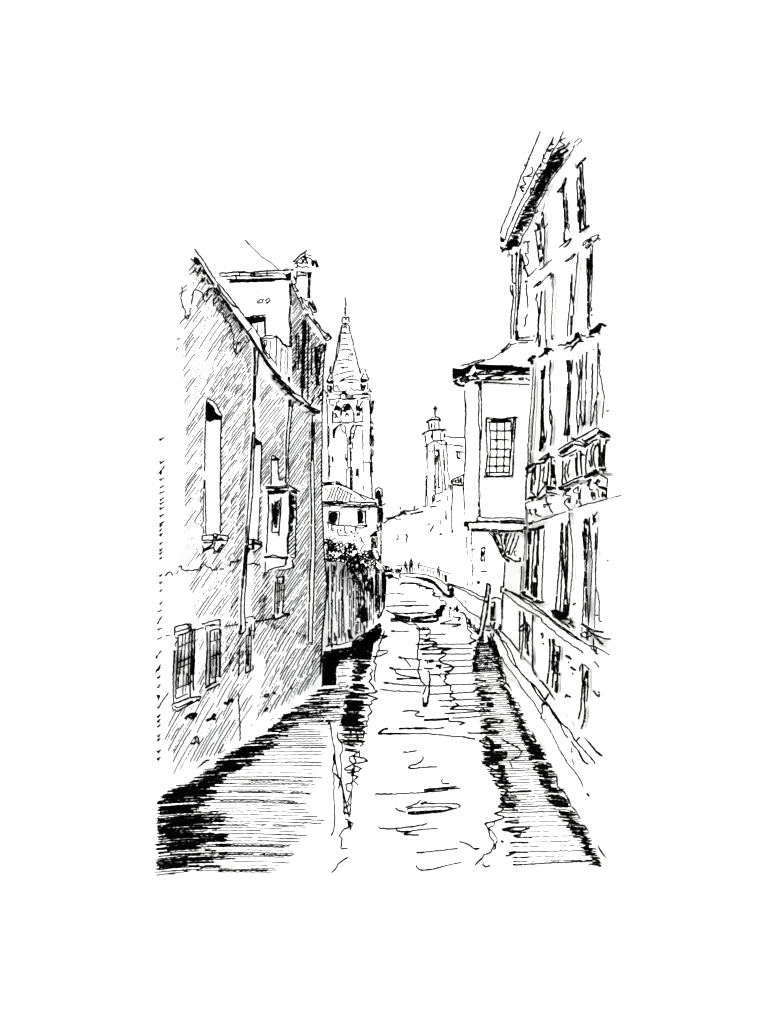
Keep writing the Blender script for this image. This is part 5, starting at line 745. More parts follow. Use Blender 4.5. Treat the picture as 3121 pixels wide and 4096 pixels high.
plinth_window('narrow plinth window nearest the viewer', 'k', '1170,520 1180,450 1280,490 1262,500 1255,760 1190,1170 1160,1060 1195,760', [('k', '15 1172,525 1175,470 1190,445 1230,450 1265,480 / 22 1260,480 1285,497 / 22 1202,425 1205,500 / 16 1205,500 1203,700 1195,800 / 18 1195,800 1185,950 1160,1060 / 18 1265,510 1262,760 1250,860 / 15 1258,505 1235,560 1215,650 1203,700 / 15 1260,520 1250,600 / 22 1200,700 1225,650 1245,630 / 18 1235,650 1225,760 1225,880 1238,960 / 24 1235,940 1228,1060 / 22 1225,1060 1210,1110 1190,1170 / 24 1270,690 1280,695 / 24 1235,1070 1215,1090'), ])

# ---- projecting bay on the corner
BF = front(14.8)
bc = BF.at(1920, 2100); SB = through((bc.x, bc.y), (bc.x + .093 * 8, bc.y + 8))
bay = MB(); zb, zt = BF.at(0, 2108).z, BF.at(0, 1535).z
bay.prism(BF, pts('s', '1922,1515 2118,1520 2110,1900 2100,2090 1922,2085'), 0, 0, ext=(.74, 8, 0))
bay.ink(SB, 'M', '17 195,490 205,700 / 22 208,680 215,850 / 20 215,850 205,1050 / 15 200,1050 205,1350 205,1500 / 15 200,1500 190,1700 185,1830 190,2016')
bay.ink(BF, 'M', '17 420,370 418,560 425,700 / 26 425,700 425,850 430,1050 / 15 388,540 390,800 382,960 / 16 385,960 400,1080 410,1200 / 30 408,1150 405,1360 / 18 405,1360 402,1550 / 22 400,1550 393,1800 / 24 393,1800 400,2016 / 20 425,1050 420,1200')
bay.ink(BF, 'O', '26 395,0 405,120 / 34 402,120 405,230 / 18 385,20 385,90 / 18 400,210 365,240')
bay = bay.build('bay', ph)
wn = MB(STONE); wn.prism(BF, pts('M', '475,905 890,900 885,1050 845,1720 480,1715 490,1200'), 0, .06)
wn.ink(BF, 'M', '''34 480,910 560,920 660,930 / 44 580,930 700,935 780,920 / 30 760,915 880,905 920,908 / 26 490,920 490,1050 / 34 490,930 488,1100 / 26 487,1080 490,1180 / 24 490,1180 500,1320 510,1400 / 22 508,1400 495,1550 480,1640 / 44 485,1640 490,1710 / 24 545,950 700,955 820,940 / 17 520,970 600,970 700,970 820,965 / 26 515,960 530,985
16 540,985 535,1050 545,1150 / 15 545,1150 545,1300 535,1500 530,1680 / 17 632,970 632,1090 / 15 632,1090 635,1300 625,1640 / 17 740,975 735,1090 / 15 735,1090 735,1350 720,1640 / 22 825,940 820,1050 / 24 828,1050 830,1300 / 18 830,1300 810,1450 795,1690 / 24 860,920 850,1000 840,1100 / 24 885,920 882,1020 / 22 880,1020 865,1200 / 24 862,1200 855,1400 / 28 855,1400 840,1700 / 14 855,960 840,1240 / 17 810,1330 805,1540
18 540,1083 640,1083 740,1088 820,1080 / 17 545,1195 640,1203 800,1205 / 18 545,1332 640,1330 740,1335 810,1330 / 18 525,1440 640,1442 720,1440 810,1440 / 18 510,1560 620,1560 720,1555 800,1562 / 18 510,1645 620,1645 800,1642 / 28 480,1700 600,1700 / 30 600,1700 820,1695 / 34 450,1700 490,1710 / 44 820,1700 840,1690
36 625,1080 645,1095 / 38 725,1095 750,1075 / 30 610,1225 640,1200 / 30 735,1200 740,1215 / 34 620,1330 640,1335 / 36 720,1345 745,1330 / 28 615,1450 635,1440 / 34 710,1445 735,1440 / 32 600,1570 625,1555 / 34 715,1560 745,1552 / 26 800,1080 825,1078''', .06)
wn.build('lattice_window', bay)
# bay roof with its cornice
rf = MB(TILE); rf.prism(BF, pts('M', '32,250 120,215 260,180 400,140 550,115 640,65 700,20 800,-50 1000,-40 1100,80 1120,250 300,210'), 0, .18, ext=(0, .7, 0))
rf.ink(BF, 'M', '18 90,245 180,205 270,180 / 18 270,180 350,150 480,122 / 14 330,185 400,165 480,140 / 14 490,130 550,120 620,80 690,30 / 40 690,20 740,-10', .18)
rf.ink(BF, 'L', '16 0,1390 60,1340 / 30 20,1360 80,1310 130,1250 / 15 20,1390 90,1330 150,1280 / 20 130,1235 140,1225 / 16 110,1260 160,1270 230,1250', .18)
rf.build('roof', bay)
co = MB(STONE); co.prism(BF, pts('M', '30,240 280,200 860,210 1160,240 1120,290 1090,420 420,380 400,370 200,490 130,490 40,440'), -.3, .2)
co.ink(BF, 'M', '''f 40,240 170,250 270,195 340,190 290,260 250,320 160,330 40,360 / f 30,240 55,240 50,440 38,440 / 44 330,215 500,225 700,235 / f 550,235 800,240 800,275 560,265 / 50 800,255 950,260 1100,265 / 22 860,213 600,210 330,195 / 20 1000,240 1160,240 / 40 340,240 450,250 560,262 / 30 1100,250 1130,270
40 50,380 130,340 220,330 / 34 120,390 280,340 / 30 50,430 110,400 / 44 130,420 200,410 260,370 / 40 60,440 150,480 200,480 / 24 200,450 280,410 400,385 / 18 230,420 330,380 / 26 290,350 330,320 350,280 / 30 340,310 400,320 / 34 330,330 400,390 / 16 290,350 380,365
18 400,300 470,280 / 18 480,290 560,285 / 44 620,300 700,310 / 22 700,310 760,290 800,300 / 40 950,300 1000,305 / 30 960,290 1000,280 / 18 370,330 500,325 700,325 / 15 700,328 900,328 1090,330 / 20 470,375 560,355 640,345 720,350 / 20 660,390 760,365 / 26 780,390 840,380 / 40 920,385 1000,385 / 36 1050,400 1080,415 / 20 420,398 620,400 850,400 / 30 500,380 560,370 / 20 1010,370 1050,400
17 450,435 600,438 760,450 / 14 760,450 900,460 1080,465 / 30 450,435 520,430 / 24 935,480 945,485 / 20 820,320 920,290 / 18 830,330 960,300''', .2)
co.ink(BF, 'M', '44 330,440 390,440 / f 370,420 420,420 420,560 390,540 380,480', .2)
co.hatch(BF, pts('M', '330,205 860,215 1120,240 1110,290 780,285 560,275 330,255'), 1, 3.4, 3.4, L=(40, 120), gap=(1, 8), dry=0, off=.2, aj=1)
co.hatch(BF, pts('M', '360,280 1100,300 1095,330 700,335 380,330'), 12, 5.5, 2.8, L=(15, 50), gap=(3, 14), dry=0, off=.2, aj=6)
co.build('cornice', bay)
# moulded sill under the bay
sl_ = MB(STONE); sl_.prism(BF, pts('O', '185,285 370,270 385,235 1015,245 1020,380 980,430 640,430 260,420 230,360 190,350'), -.3, .15)
sl_.ink(BF, 'O', '''16 420,235 560,242 680,238 800,238 1010,250 / f 185,285 330,285 375,270 400,275 660,275 670,305 500,305 380,310 250,320 270,400 245,420 225,360 190,355 / 22 670,280 850,278 1010,282 / 34 670,305 850,305 1020,318 / 26 360,240 375,290 / 40 340,290 380,300
26 280,385 400,390 500,385 / 44 300,405 430,410 540,410 / f 640,395 800,400 950,400 950,430 650,440 / 26 560,395 640,400 / 24 960,395 1030,390 / 44 1010,350 1012,400 / 30 950,410 985,435 / 34 540,420 640,420 / 16 280,410 330,425''', .15)
sl_.build('sill', bay)
bk = MB(STONE); bk.prism(front(15.0), pts('O', '520,430 990,430 1005,550 980,830 870,830 780,800 740,790 690,740 620,560 570,470'), 0, 0, ext=(0, .3, 0))
BK = front(15.0)
bk.ink(BK, 'O', '''15 520,440 570,480 620,580 / 40 590,440 610,500 640,560 / 44 640,560 665,620 / 44 670,640 700,720 / 22 620,570 660,650 690,730 / 22 640,440 680,490 700,590 / 18 700,590 720,680 750,740 / 44 720,720 760,770 / 24 690,730 740,790 800,825 / 40 750,790 800,830 / 22 760,760 820,790 880,825 960,820 / 22 960,770 930,840 / 20 930,770 945,800 / 16 880,820 885,840 / 34 690,480 705,460 / 26 600,460 640,450
16 760,440 745,480 735,520 / 30 740,520 735,600 / 16 790,440 760,500 745,620 / 14 825,450 790,550 760,650 745,690 / 14 880,440 850,540 820,620 790,740 / 26 860,520 830,600 800,690 / 14 930,480 900,570 860,660 815,750 / 12 870,580 895,600 870,660 / 20 785,680 760,710 / 30 795,680 795,740 / 12 750,590 740,690 / 14 870,680 870,740 895,755 / 10 880,690 905,685 / 16 780,450 760,470''')
bk.build('bracket', bay)
# ================================================================== quay pavement
PV = level(.65)
edge_t = [PV.at(u, v) for u, v in pts('s', '1985,2560 2003,2625 2071,2721 2136,2804 2164,2868 2214,2946 2271,3053 2318,3111 2333,3146')]
edge_t.append(Vector((2.62, 6.3, .65)))
edge_b = [WATER.at(u, v) for u, v in pts('s', '1979,2561 2003,2618 2021,2700 2039,2746 2075,2814 2132,2929 2186,3021 2264,3175 2321,3271 2446,3461')]
inner = [Vector((q0[0] + .093 * (p.y - q0[1]) + .35, p.y, .65)) for p in edge_t]
pv = MB(STONE); n = len(edge_t)
vs = edge_t + inner + [p - Vector((0, 0, .02)) for p in edge_b] + [Vector((p.x, p.y, -.3)) for p in inner]
fs = []
for i in range(n - 1): fs += [(i, i + 1, n + i + 1, n + i), (2 * n + i, 2 * n + i + 1, i + 1, i)]
fs += [(0, n, 3 * n, 2 * n), (n - 1, 3 * n - 1, 4 * n - 1, 2 * n - 1)]
pv.add(vs, fs, 0)
pv.ink(PV, 'Q', '14 0,1190 60,1290 95,1350 110,1420 140,1480 200,1560 240,1590 / 16 10,1200 70,1240 130,1340 170,1420 200,1500 240,1590 / 24 240,1590 290,1660 340,1710 / 24 340,1710 410,1780 / 15 410,1780 470,1890 510,1950 560,2016 / 17 410,1770 480,1830 530,1910 600,2016')
pv.ink(PV, 'k', '17 790,850 830,900 880,980 / 20 640,650 720,740 780,830 / 15 640,660 700,780 770,860 820,910 / 15 830,910 870,990 950,1100 990,1190 1010,1230 1045,1265 / 20 830,910 900,1000 970,1100 1050,1165 / 18 1050,1165 1080,1210 1100,1260 1130,1300 / 15 1130,1300 1180,1350 1220,1400 / 18 1180,1250 1140,1300 / 16 1080,1300 1110,1350 1155,1400 / 22 825,765 810,800 780,850 / 24 745,895 780,880 / 18 750,890 755,960 750,1000 / 14 1085,1370 1083,1400')
pv.ink(PV, 'k', '10 300,350 340,440 400,510 480,620 / 10 480,620 530,710 600,800 660,860 / 12 660,860 690,920 740,1010 / 10 745,1030 800,1110 880,1250 950,1400 / 18 750,1010 740,1050 / 14 780,1055 800,1055')
pv.ink(PV, 'm', '15 950,0 1000,80 1040,150 / 15 1040,150 1110,230 1160,300 / 15 1160,300 1190,350 1212,400 / 24 1210,405 1214,415 / 26 1250,480 1285,520 / 20 1085,0 1085,35 / 10 1090,90 1105,170 / 18 1100,130 1105,140 / 22 1155,0 1185,60 1210,110 1240,145 / 26 1240,145 1275,155 / 20 1225,0 1290,75 / 20 1290,75 1330,120 1350,160')
QF = front(18.9)
pv.ink(QF, 'O', '40 680,1670 660,1750 / 34 600,1640 590,1720 / 26 540,1640 550,1700 / 24 560,1700 600,1750 640,1740 / 44 590,1750 660,1790 / 24 540,1790 560,1850 590,1890 / 24 590,1790 580,1860 / 26 660,1790 660,1840 / 24 480,1690 540,1710 / 20 480,1750 530,1760 560,1740 / 20 500,1820 530,1860 / 40 560,1880 610,1920 / 36 530,1900 550,1980 / 44 580,1930 640,1980 / 18 610,1650 560,1690 / 20 620,1780 690,1860')
pv = pv.build('pavement'); pv['kind'] = 'structure'
GAIN = 1.05                                   # wetter pen on the water
# ================================================================== canal water with ripples and bank reflections drawn on in ink
wt = MB(WATERM)
shore = '''618,3492 618,3165 690,3138 850,3040 960,2978 1080,2890 1284,2748 1240,2640 1289,2600 1411,2563 1500,2505 1545,2438 1500,2420 1500,2322 1990,2322 1830,2385 1930,2490 1995,2561
2010,2618 2028,2700 2046,2746 2082,2814 2140,2929 2195,3021 2275,3175 2335,3271 2462,3461 2480,3492'''
P = [WATER.at(u, v) for u, v in pts('s', shore)]
wt.poly_solid(P, (0, 0, -.012))
def wl(w, P): wt.stroke(WATER, P, w, .004)
L_t = [(2746, 1284), (2800, 1215), (2860, 1128), (2900, 1088), (2940, 1030), (2978, 962), (3010, 905), (3040, 855), (3100, 778), (3137, 700), (3172, 640), (3200, 628), (3490, 622)]
D_t = [(2746, 1345), (2782, 1311), (2815, 1280), (2850, 1246), (2885, 1190), (2921, 1146), (2975, 1100), (3014, 1065), (3064, 985), (3082, 950), (3114, 921), (3146, 880), (3164, 850), (3207, 815), (3236, 846), (3254, 900), (3286, 875), (3318, 882), (3332, 857), (3346, 905), (3375, 886), (3393, 830), (3407, 882), (3428, 935), (3443, 871), (3461, 843), (3482, 814)]
E_t = [(2746, 1400), (2800, 1390), (2888, 1350), (2920, 1320), (2950, 1305), (3012, 1310), (3025, 1278), (3041, 1275), (3073, 1293), (3095, 1278), (3128, 1271), (3146, 1266), (3170, 1237), (3196, 1211), (3234, 1245), (3278, 1300), (3296, 1230), (3312, 1160), (3332, 1220), (3348, 1209), (3366, 1182), (3380, 1150), (3405, 1203), (3428, 1140), (3453, 1166), (3486, 1100)]
def bend(x, y, xl, amp):                     # pen sweeps: up from the bank, flat, then slightly down
    d = x - xl
    return y + amp * math.exp(-d / 130.0) + max(0, d - 380) * .035
def sweep(y, x0, x1, w, amp, xl, dry=0.0):
    if x1 - x0 < 8: return
    n = max(2, int((x1 - x0) / 22)); Q = [(x0 + (x1 - x0) * i / n, bend(x0 + (x1 - x0) * i / n, y, xl, amp)) for i in range(n + 1)]
    if dry:
        i = 0
        while i < n:
            k = min(n, i + rnd.randint(1, 6))
            if rnd.random() > dry * .35: wl(w * rnd.uniform(.6, 1.1), Q[i:k + 1])
            i = k + (1 if rnd.random() < dry else 0)
    else: wl(w, Q)
y = 2748.0
while y < 3488:
    xl = lerp_table(L_t, y); xd = lerp_table(D_t, y); t = min(1, max(0, (y - 2950) / 250))
    amp = 10 * t + 4
    if rnd.random() < .97:
        x0 = xl + rnd.uniform(-6, 12)
        if rnd.random() < .2: x0 += rnd.uniform(0, 70)
        x1 = xd + rnd.triangular(-110, 60, 0) * (.8 if y < 3150 else 1.2)
        sweep(y + rnd.uniform(-1.5, 1.5), x0, x1, rnd.uniform(2.8, 5.2), amp + rnd.uniform(-4, 8), xl)
    if rnd.random() < .5: sweep(y + rnd.uniform(-2, 2), xl + rnd.uniform(0, 60), xl + (xd - xl) * rnd.uniform(.4, .9), rnd.uniform(3, 5), amp + rnd.uniform(-4, 8), xl)
    y += rnd.uniform(3.6, 5.6) if y > 3150 else rnd.uniform(3.2, 5.0)
for yc, xa, xb in ((3225, 640, 780), (3330, 655, 780), (3310, 640, 720), (3160, 700, 850), (3063, 870, 965), (2985, 960, 1070)):
    for i in range(4): sweep(yc + i * 3.6, xa + rnd.uniform(-10, 20), xb + rnd.uniform(-30, 20), 4, 6, xa)
y = 2765.0
while y < 3488:
    xd = lerp_table(D_t, y); xe = lerp_table(E_t, y)
    xl = lerp_table(L_t, y); s_ = rnd.random()
    sweep(y, xd - 30, xe + rnd.uniform(-40, 8), rnd.uniform(2.3, 4.0), 8, xl, dry=rnd.choice((0, 0, 0, .1, .3)))
    if s_ < .18 and y > 2990:                # doubled back at the right end, as the pen turned
        x1 = xe + rnd.uniform(-30, 6); sweep(y + 6, xl + 250, x1, 3.2, 8, xl, dry=.15)
    elif s_ < .55 and y > 2990: sweep(y, xe - rnd.uniform(60, 140), xe + rnd.uniform(-10, 20), 4, 8, xl)
    y += rnd.uniform(7.5, 11) if y < 2990 else rnd.uniform(10, 17)
# black reflection below the garden wall
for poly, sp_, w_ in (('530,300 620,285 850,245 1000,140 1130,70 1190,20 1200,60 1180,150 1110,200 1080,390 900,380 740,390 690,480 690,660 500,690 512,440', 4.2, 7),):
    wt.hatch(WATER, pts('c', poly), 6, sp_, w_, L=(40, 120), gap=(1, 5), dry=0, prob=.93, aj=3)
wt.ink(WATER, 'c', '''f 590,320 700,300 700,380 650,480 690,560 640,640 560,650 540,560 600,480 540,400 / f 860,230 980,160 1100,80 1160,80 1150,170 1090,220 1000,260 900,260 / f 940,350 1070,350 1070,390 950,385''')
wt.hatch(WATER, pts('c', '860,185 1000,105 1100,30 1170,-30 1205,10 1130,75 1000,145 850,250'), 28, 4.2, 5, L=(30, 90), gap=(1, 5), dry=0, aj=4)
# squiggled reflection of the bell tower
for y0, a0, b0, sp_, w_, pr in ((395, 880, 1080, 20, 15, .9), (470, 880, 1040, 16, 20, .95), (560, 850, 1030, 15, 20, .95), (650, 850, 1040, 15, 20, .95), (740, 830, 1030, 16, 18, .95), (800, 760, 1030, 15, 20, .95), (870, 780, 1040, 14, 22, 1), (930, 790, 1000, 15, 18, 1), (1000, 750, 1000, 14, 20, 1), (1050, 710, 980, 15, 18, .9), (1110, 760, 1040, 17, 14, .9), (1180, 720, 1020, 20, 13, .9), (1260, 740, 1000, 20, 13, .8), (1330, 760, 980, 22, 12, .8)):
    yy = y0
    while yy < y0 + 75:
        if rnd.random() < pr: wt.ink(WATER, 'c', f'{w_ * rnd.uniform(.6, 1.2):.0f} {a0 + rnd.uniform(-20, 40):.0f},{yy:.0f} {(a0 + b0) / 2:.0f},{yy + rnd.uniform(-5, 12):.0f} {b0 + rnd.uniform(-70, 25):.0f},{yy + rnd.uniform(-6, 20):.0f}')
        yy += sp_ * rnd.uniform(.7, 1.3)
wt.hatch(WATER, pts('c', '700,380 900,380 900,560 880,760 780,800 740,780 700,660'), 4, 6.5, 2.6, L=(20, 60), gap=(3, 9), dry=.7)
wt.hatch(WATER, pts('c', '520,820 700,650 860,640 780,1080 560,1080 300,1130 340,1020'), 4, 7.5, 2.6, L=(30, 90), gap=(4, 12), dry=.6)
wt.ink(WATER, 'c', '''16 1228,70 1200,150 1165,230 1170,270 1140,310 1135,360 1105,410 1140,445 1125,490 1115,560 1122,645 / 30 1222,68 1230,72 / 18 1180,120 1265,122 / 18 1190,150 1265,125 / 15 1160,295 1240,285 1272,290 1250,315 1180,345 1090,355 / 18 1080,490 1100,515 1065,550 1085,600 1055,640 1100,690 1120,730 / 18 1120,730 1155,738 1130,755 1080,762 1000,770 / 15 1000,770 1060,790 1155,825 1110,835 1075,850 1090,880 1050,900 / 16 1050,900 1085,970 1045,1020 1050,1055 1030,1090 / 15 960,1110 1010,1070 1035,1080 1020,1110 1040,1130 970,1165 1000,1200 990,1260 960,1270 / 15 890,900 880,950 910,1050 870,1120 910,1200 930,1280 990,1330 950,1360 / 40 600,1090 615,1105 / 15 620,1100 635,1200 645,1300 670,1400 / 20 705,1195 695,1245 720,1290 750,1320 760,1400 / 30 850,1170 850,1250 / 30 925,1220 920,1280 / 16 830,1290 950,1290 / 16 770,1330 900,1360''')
wt.ink(WATER, 'e', '''16 670,0 675,80 660,140 640,240 / 16 670,80 690,200 710,290 735,340 / 15 640,240 680,270 720,330 / 18 660,40 655,110 680,160 / 14 760,0 730,60 745,170 740,330 / 12 658,250 660,500 668,700 / 15 668,700 672,800 655,910 628,965 / 18 735,330 755,400 765,480 / 20 740,370 760,450 770,560 775,660 765,690 785,730 / 15 750,400 780,530 810,660 830,750 / 18 730,340 720,400 710,430
15 945,0 950,70 / 16 780,0 930,20 880,60 835,80 840,120 880,160 / 18 880,70 910,130 880,160 890,250 860,280 / 15 870,65 1000,90 1045,122 950,140 870,160 / 15 870,160 775,212 800,225 870,225 / 15 880,170 975,205 930,240 800,255 / 34 880,200 870,260 / 15 850,290 860,270 935,300 880,330 / 20 880,340 890,355 / 12 890,350 940,400 / 14 870,240 862,450 850,600 835,750 / 15 865,360 795,385 805,450 855,470 840,510 815,580 830,610 780,660 / 15 770,690 830,720 / 14 780,770 830,785 / 40 835,790 835,860 / 20 840,800 880,825 850,860 / 24 848,860 848,895 / 15 835,865 770,885 720,955 750,990 745,1060 735,1090 745,1102 818,1102 / 15 818,1195 710,1275 680,1330 630,1375''')
# open water strokes
wt.ink(WATER, 'c', '30 1300,68 1350,72 / 11 1350,72 1510,68 / 26 1380,360 1430,370 / 12 1430,370 1650,388 / 13 1450,375 1490,420 1525,475 / 30 1290,475 1330,490 / 18 1330,495 1420,497 / 11 1420,497 1645,500 / 14 1335,500 1360,540 1450,570 1620,595 / 26 1360,605 1440,600 / 14 1440,600 1620,598 / 26 1215,645 1280,650 / 13 1280,650 1450,670 1680,682 / 11 1175,720 1240,725 1300,737 1640,748 / 20 1425,970 1500,958 1590,962 1625,975 1565,1000 1580,1020 1680,1028 / 22 1150,1215 1210,1170 1265,1155 / 18 1155,1218 1300,1217 1500,1217 / 20 1390,1160 1500,1155 / 26 1560,1155 1680,1155')
wt.ink(WATER, 'J', '30 330,480 360,440 430,440 / 24 350,460 460,440 540,450 / 34 430,445 560,450 640,470 / 30 560,460 650,490 720,510 / 22 590,490 600,520 / 20 640,480 760,515 800,540 / 22 670,525 770,520 / 20 800,540 770,560 820,580 765,600 / 26 770,605 840,630 880,630 / 18 870,640 880,680 950,690 945,710 975,735 / 22 690,578 712,578 / 12 155,598 220,580 280,578 / 14 280,578 340,588 400,598 / 12 330,685 450,690 565,688 / 12 140,758 300,750 / 13 400,760 540,745 730,742')
wt.ink(WATER, 'g', '''10 280,15 380,12 470,15 / 14 115,70 200,68 400,60 600,58 / 16 335,72 430,66 / 16 180,145 330,150 500,140 560,135 / 14 560,135 600,150 660,155 / 14 330,155 540,145
22 115,105 180,140 230,170 / 40 220,180 330,195 400,200 / 50 170,220 270,215 400,230 / 34 400,220 520,205 640,190 / 44 640,190 700,180 760,150 / 36 400,240 540,245 660,240 / 30 560,250 680,235 720,215 / 60 680,160 730,110 / 44 740,150 760,60 / 30 740,60 800,65 / 34 700,180 750,170 / 24 270,190 340,185 360,205 / 24 430,200 540,190 640,180 / 12 300,240 370,270 430,282 / 22 430,265 480,280
f 730,60 790,55 780,110 730,140 700,150 / 12 725,265 800,240 870,225 / 22 730,268 850,268 970,272 / 22 855,300 920,290 970,272 / 15 875,180 885,195 960,195 / 24 960,195 935,235
40 470,300 510,340 / 22 500,330 500,450 485,500 / 18 485,500 480,600 475,660 500,690 495,740 480,790 / 24 480,790 500,850 515,910 / 17 515,910 575,960 560,1010 535,1060 / 40 520,325 610,320 / 20 610,320 625,350 580,400 570,415 / 50 590,430 610,450 / 20 510,430 600,445 / 24 540,460 650,460 700,485 / 30 700,490 640,525 / 15 640,525 750,535 860,540 / 24 640,520 560,540 500,555 / 20 500,558 620,560 860,540 / 15 860,545 740,575 / 15 735,580 800,600 790,625 720,660 / 24 525,605 600,605 / 18 600,605 790,600 / 18 715,660 735,700 800,715 890,745 / 24 890,745 850,790 780,805 / 24 780,800 830,820 785,850 800,875 770,905 / 18 765,905 800,935 850,960 845,1010 880,1025 835,1070 / 18 835,1075 910,1105 835,1130 860,1145 / 18 900,1150 945,1180 840,1220 / 22 840,1222 960,1225 1110,1230 1150,1245 / 20 1150,1245 1250,1250
24 555,675 600,680 / 36 600,685 660,680 / 24 590,690 585,715 / 18 550,765 660,768 / 36 680,740 750,740 / 26 720,745 735,775 / 24 590,790 610,810 / 22 610,810 615,880 610,960 / 30 620,880 608,940 / 24 605,950 610,1020 595,1100 590,1160 / 18 540,1090 545,1200 / 50 570,1145 555,1200 / 20 590,1150 580,1190 / 16 620,835 720,835 / 18 745,820 720,845 745,870
11 450,500 540,490 / 18 490,500 700,490 / 10 700,495 900,493 1050,492 / 11 500,390 620,385 800,385 / 10 620,430 700,432 / 10 860,545 1090,545 / 10 800,605 1080,603 / 10 660,685 900,678 1090,670 / 10 760,755 900,745 1090,740 / 10 740,832 1100,815 / 12 580,960 740,962 850,950 / 10 850,945 1150,940 / 11 610,1058 750,1050 1120,1030 / 12 705,1120 760,1128 900,1120 / 11 900,1118 1180,1108 / 12 730,1190 830,1190 / 11 830,1190 1180,1180 / 18 780,1270 900,1268 / 11 900,1265 1200,1245 / 11 860,1320 1000,1318 1200,1300 / 30 540,1345 700,1340 840,1330 / 15 820,1355 980,1368 1015,1375 940,1400 / 26 160,755 200,775''')
wt.ink(WATER, 'h', '''24 35,98 95,50 150,35 / 18 35,98 120,95 300,97 / 11 300,97 550,95 700,105 / 11 700,105 850,122 980,130 / 16 980,130 1110,155 / 26 1105,155 1120,158 / 18 265,40 400,36 500,35 / 26 500,33 590,36 / 20 590,38 650,45 780,30 / 22 1035,80 1060,90 1220,90
20 318,300 370,302 / 12 370,302 475,285 / 17 520,350 545,370 520,400 470,435 400,455 368,475 / 20 368,475 390,487 440,488 520,475 / 13 520,475 620,467 700,467 / 17 760,605 748,630 760,655 835,657 / 34 545,733 620,722 680,715 / 15 680,712 800,700 900,690 918,680 / 12 680,720 850,712 960,708 / 18 0,772 200,772 / 11 200,772 400,762 520,757 / 10 520,757 700,742 820,728
16 515,840 470,880 400,905 335,922 / 24 510,882 550,875 / 18 550,875 680,877 / 10 680,877 860,878 / 14 860,878 930,885 962,905 930,925 / 14 350,960 370,935 430,922 / 10 430,920 600,915 780,915 / 18 780,915 850,925 885,935 830,948 760,962 / 40 365,985 450,978 / 36 450,978 600,970 760,960 / 20 400,1000 550,990 760,970 930,925 / 16 228,928 260,955 350,972 / 20 510,885 580,858
16 35,1133 60,1155 150,1162 250,1155 / 14 250,1155 400,1140 530,1118 590,1105 / 18 240,1158 245,1185 300,1193 400,1190 / 11 440,1180 600,1162 710,1155 / 18 440,1175 380,1200 318,1222 / 16 318,1225 400,1228 500,1230 / 14 938,1308 1010,1320 1070,1350 1110,1385 / 24 1110,1385 1175,1383 / 18 460,1430 560,1422 / 11 560,1422 760,1400 930,1380 / 16 460,1560 465,1590 500,1620 550,1625 / 15 550,1625 650,1612 750,1585 / 10 750,1585 850,1560 970,1535''')
# reflections of the right bank
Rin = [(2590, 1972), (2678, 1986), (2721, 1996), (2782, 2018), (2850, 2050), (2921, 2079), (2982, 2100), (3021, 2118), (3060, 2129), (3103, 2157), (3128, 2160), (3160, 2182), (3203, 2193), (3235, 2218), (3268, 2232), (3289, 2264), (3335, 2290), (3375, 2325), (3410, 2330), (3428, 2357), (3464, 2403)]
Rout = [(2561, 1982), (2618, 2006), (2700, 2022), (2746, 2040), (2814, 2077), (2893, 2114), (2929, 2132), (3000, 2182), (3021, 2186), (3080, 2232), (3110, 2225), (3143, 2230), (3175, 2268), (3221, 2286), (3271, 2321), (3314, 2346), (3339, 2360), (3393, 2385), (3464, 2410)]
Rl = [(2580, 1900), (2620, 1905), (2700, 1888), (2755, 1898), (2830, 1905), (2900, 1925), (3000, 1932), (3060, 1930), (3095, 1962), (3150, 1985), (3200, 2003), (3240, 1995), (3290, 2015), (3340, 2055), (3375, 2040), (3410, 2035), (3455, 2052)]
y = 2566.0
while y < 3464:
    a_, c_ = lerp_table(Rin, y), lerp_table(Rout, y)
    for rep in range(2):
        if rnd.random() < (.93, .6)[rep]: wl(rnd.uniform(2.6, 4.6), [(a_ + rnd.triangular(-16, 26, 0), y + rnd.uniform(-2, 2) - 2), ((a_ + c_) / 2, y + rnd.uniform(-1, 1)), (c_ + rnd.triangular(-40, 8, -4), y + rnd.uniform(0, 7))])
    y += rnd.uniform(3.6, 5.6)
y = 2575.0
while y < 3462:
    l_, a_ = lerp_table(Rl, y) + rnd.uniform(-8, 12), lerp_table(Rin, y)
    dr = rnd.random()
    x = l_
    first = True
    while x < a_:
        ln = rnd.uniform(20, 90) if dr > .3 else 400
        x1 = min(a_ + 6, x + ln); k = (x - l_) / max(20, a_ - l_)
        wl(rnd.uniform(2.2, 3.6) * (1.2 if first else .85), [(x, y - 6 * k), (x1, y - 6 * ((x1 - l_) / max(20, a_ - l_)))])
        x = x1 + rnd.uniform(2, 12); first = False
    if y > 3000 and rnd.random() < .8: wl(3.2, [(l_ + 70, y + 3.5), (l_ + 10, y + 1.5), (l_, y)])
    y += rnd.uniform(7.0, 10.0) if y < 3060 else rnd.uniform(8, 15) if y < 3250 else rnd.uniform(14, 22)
wt.hatch(WATER, pts('g', '1150,500 1350,500 1400,700 1420,800 1130,830 1100,740 1150,600'), 2, 7.5, 3, L=(20, 60), gap=(3, 8), dry=.3)
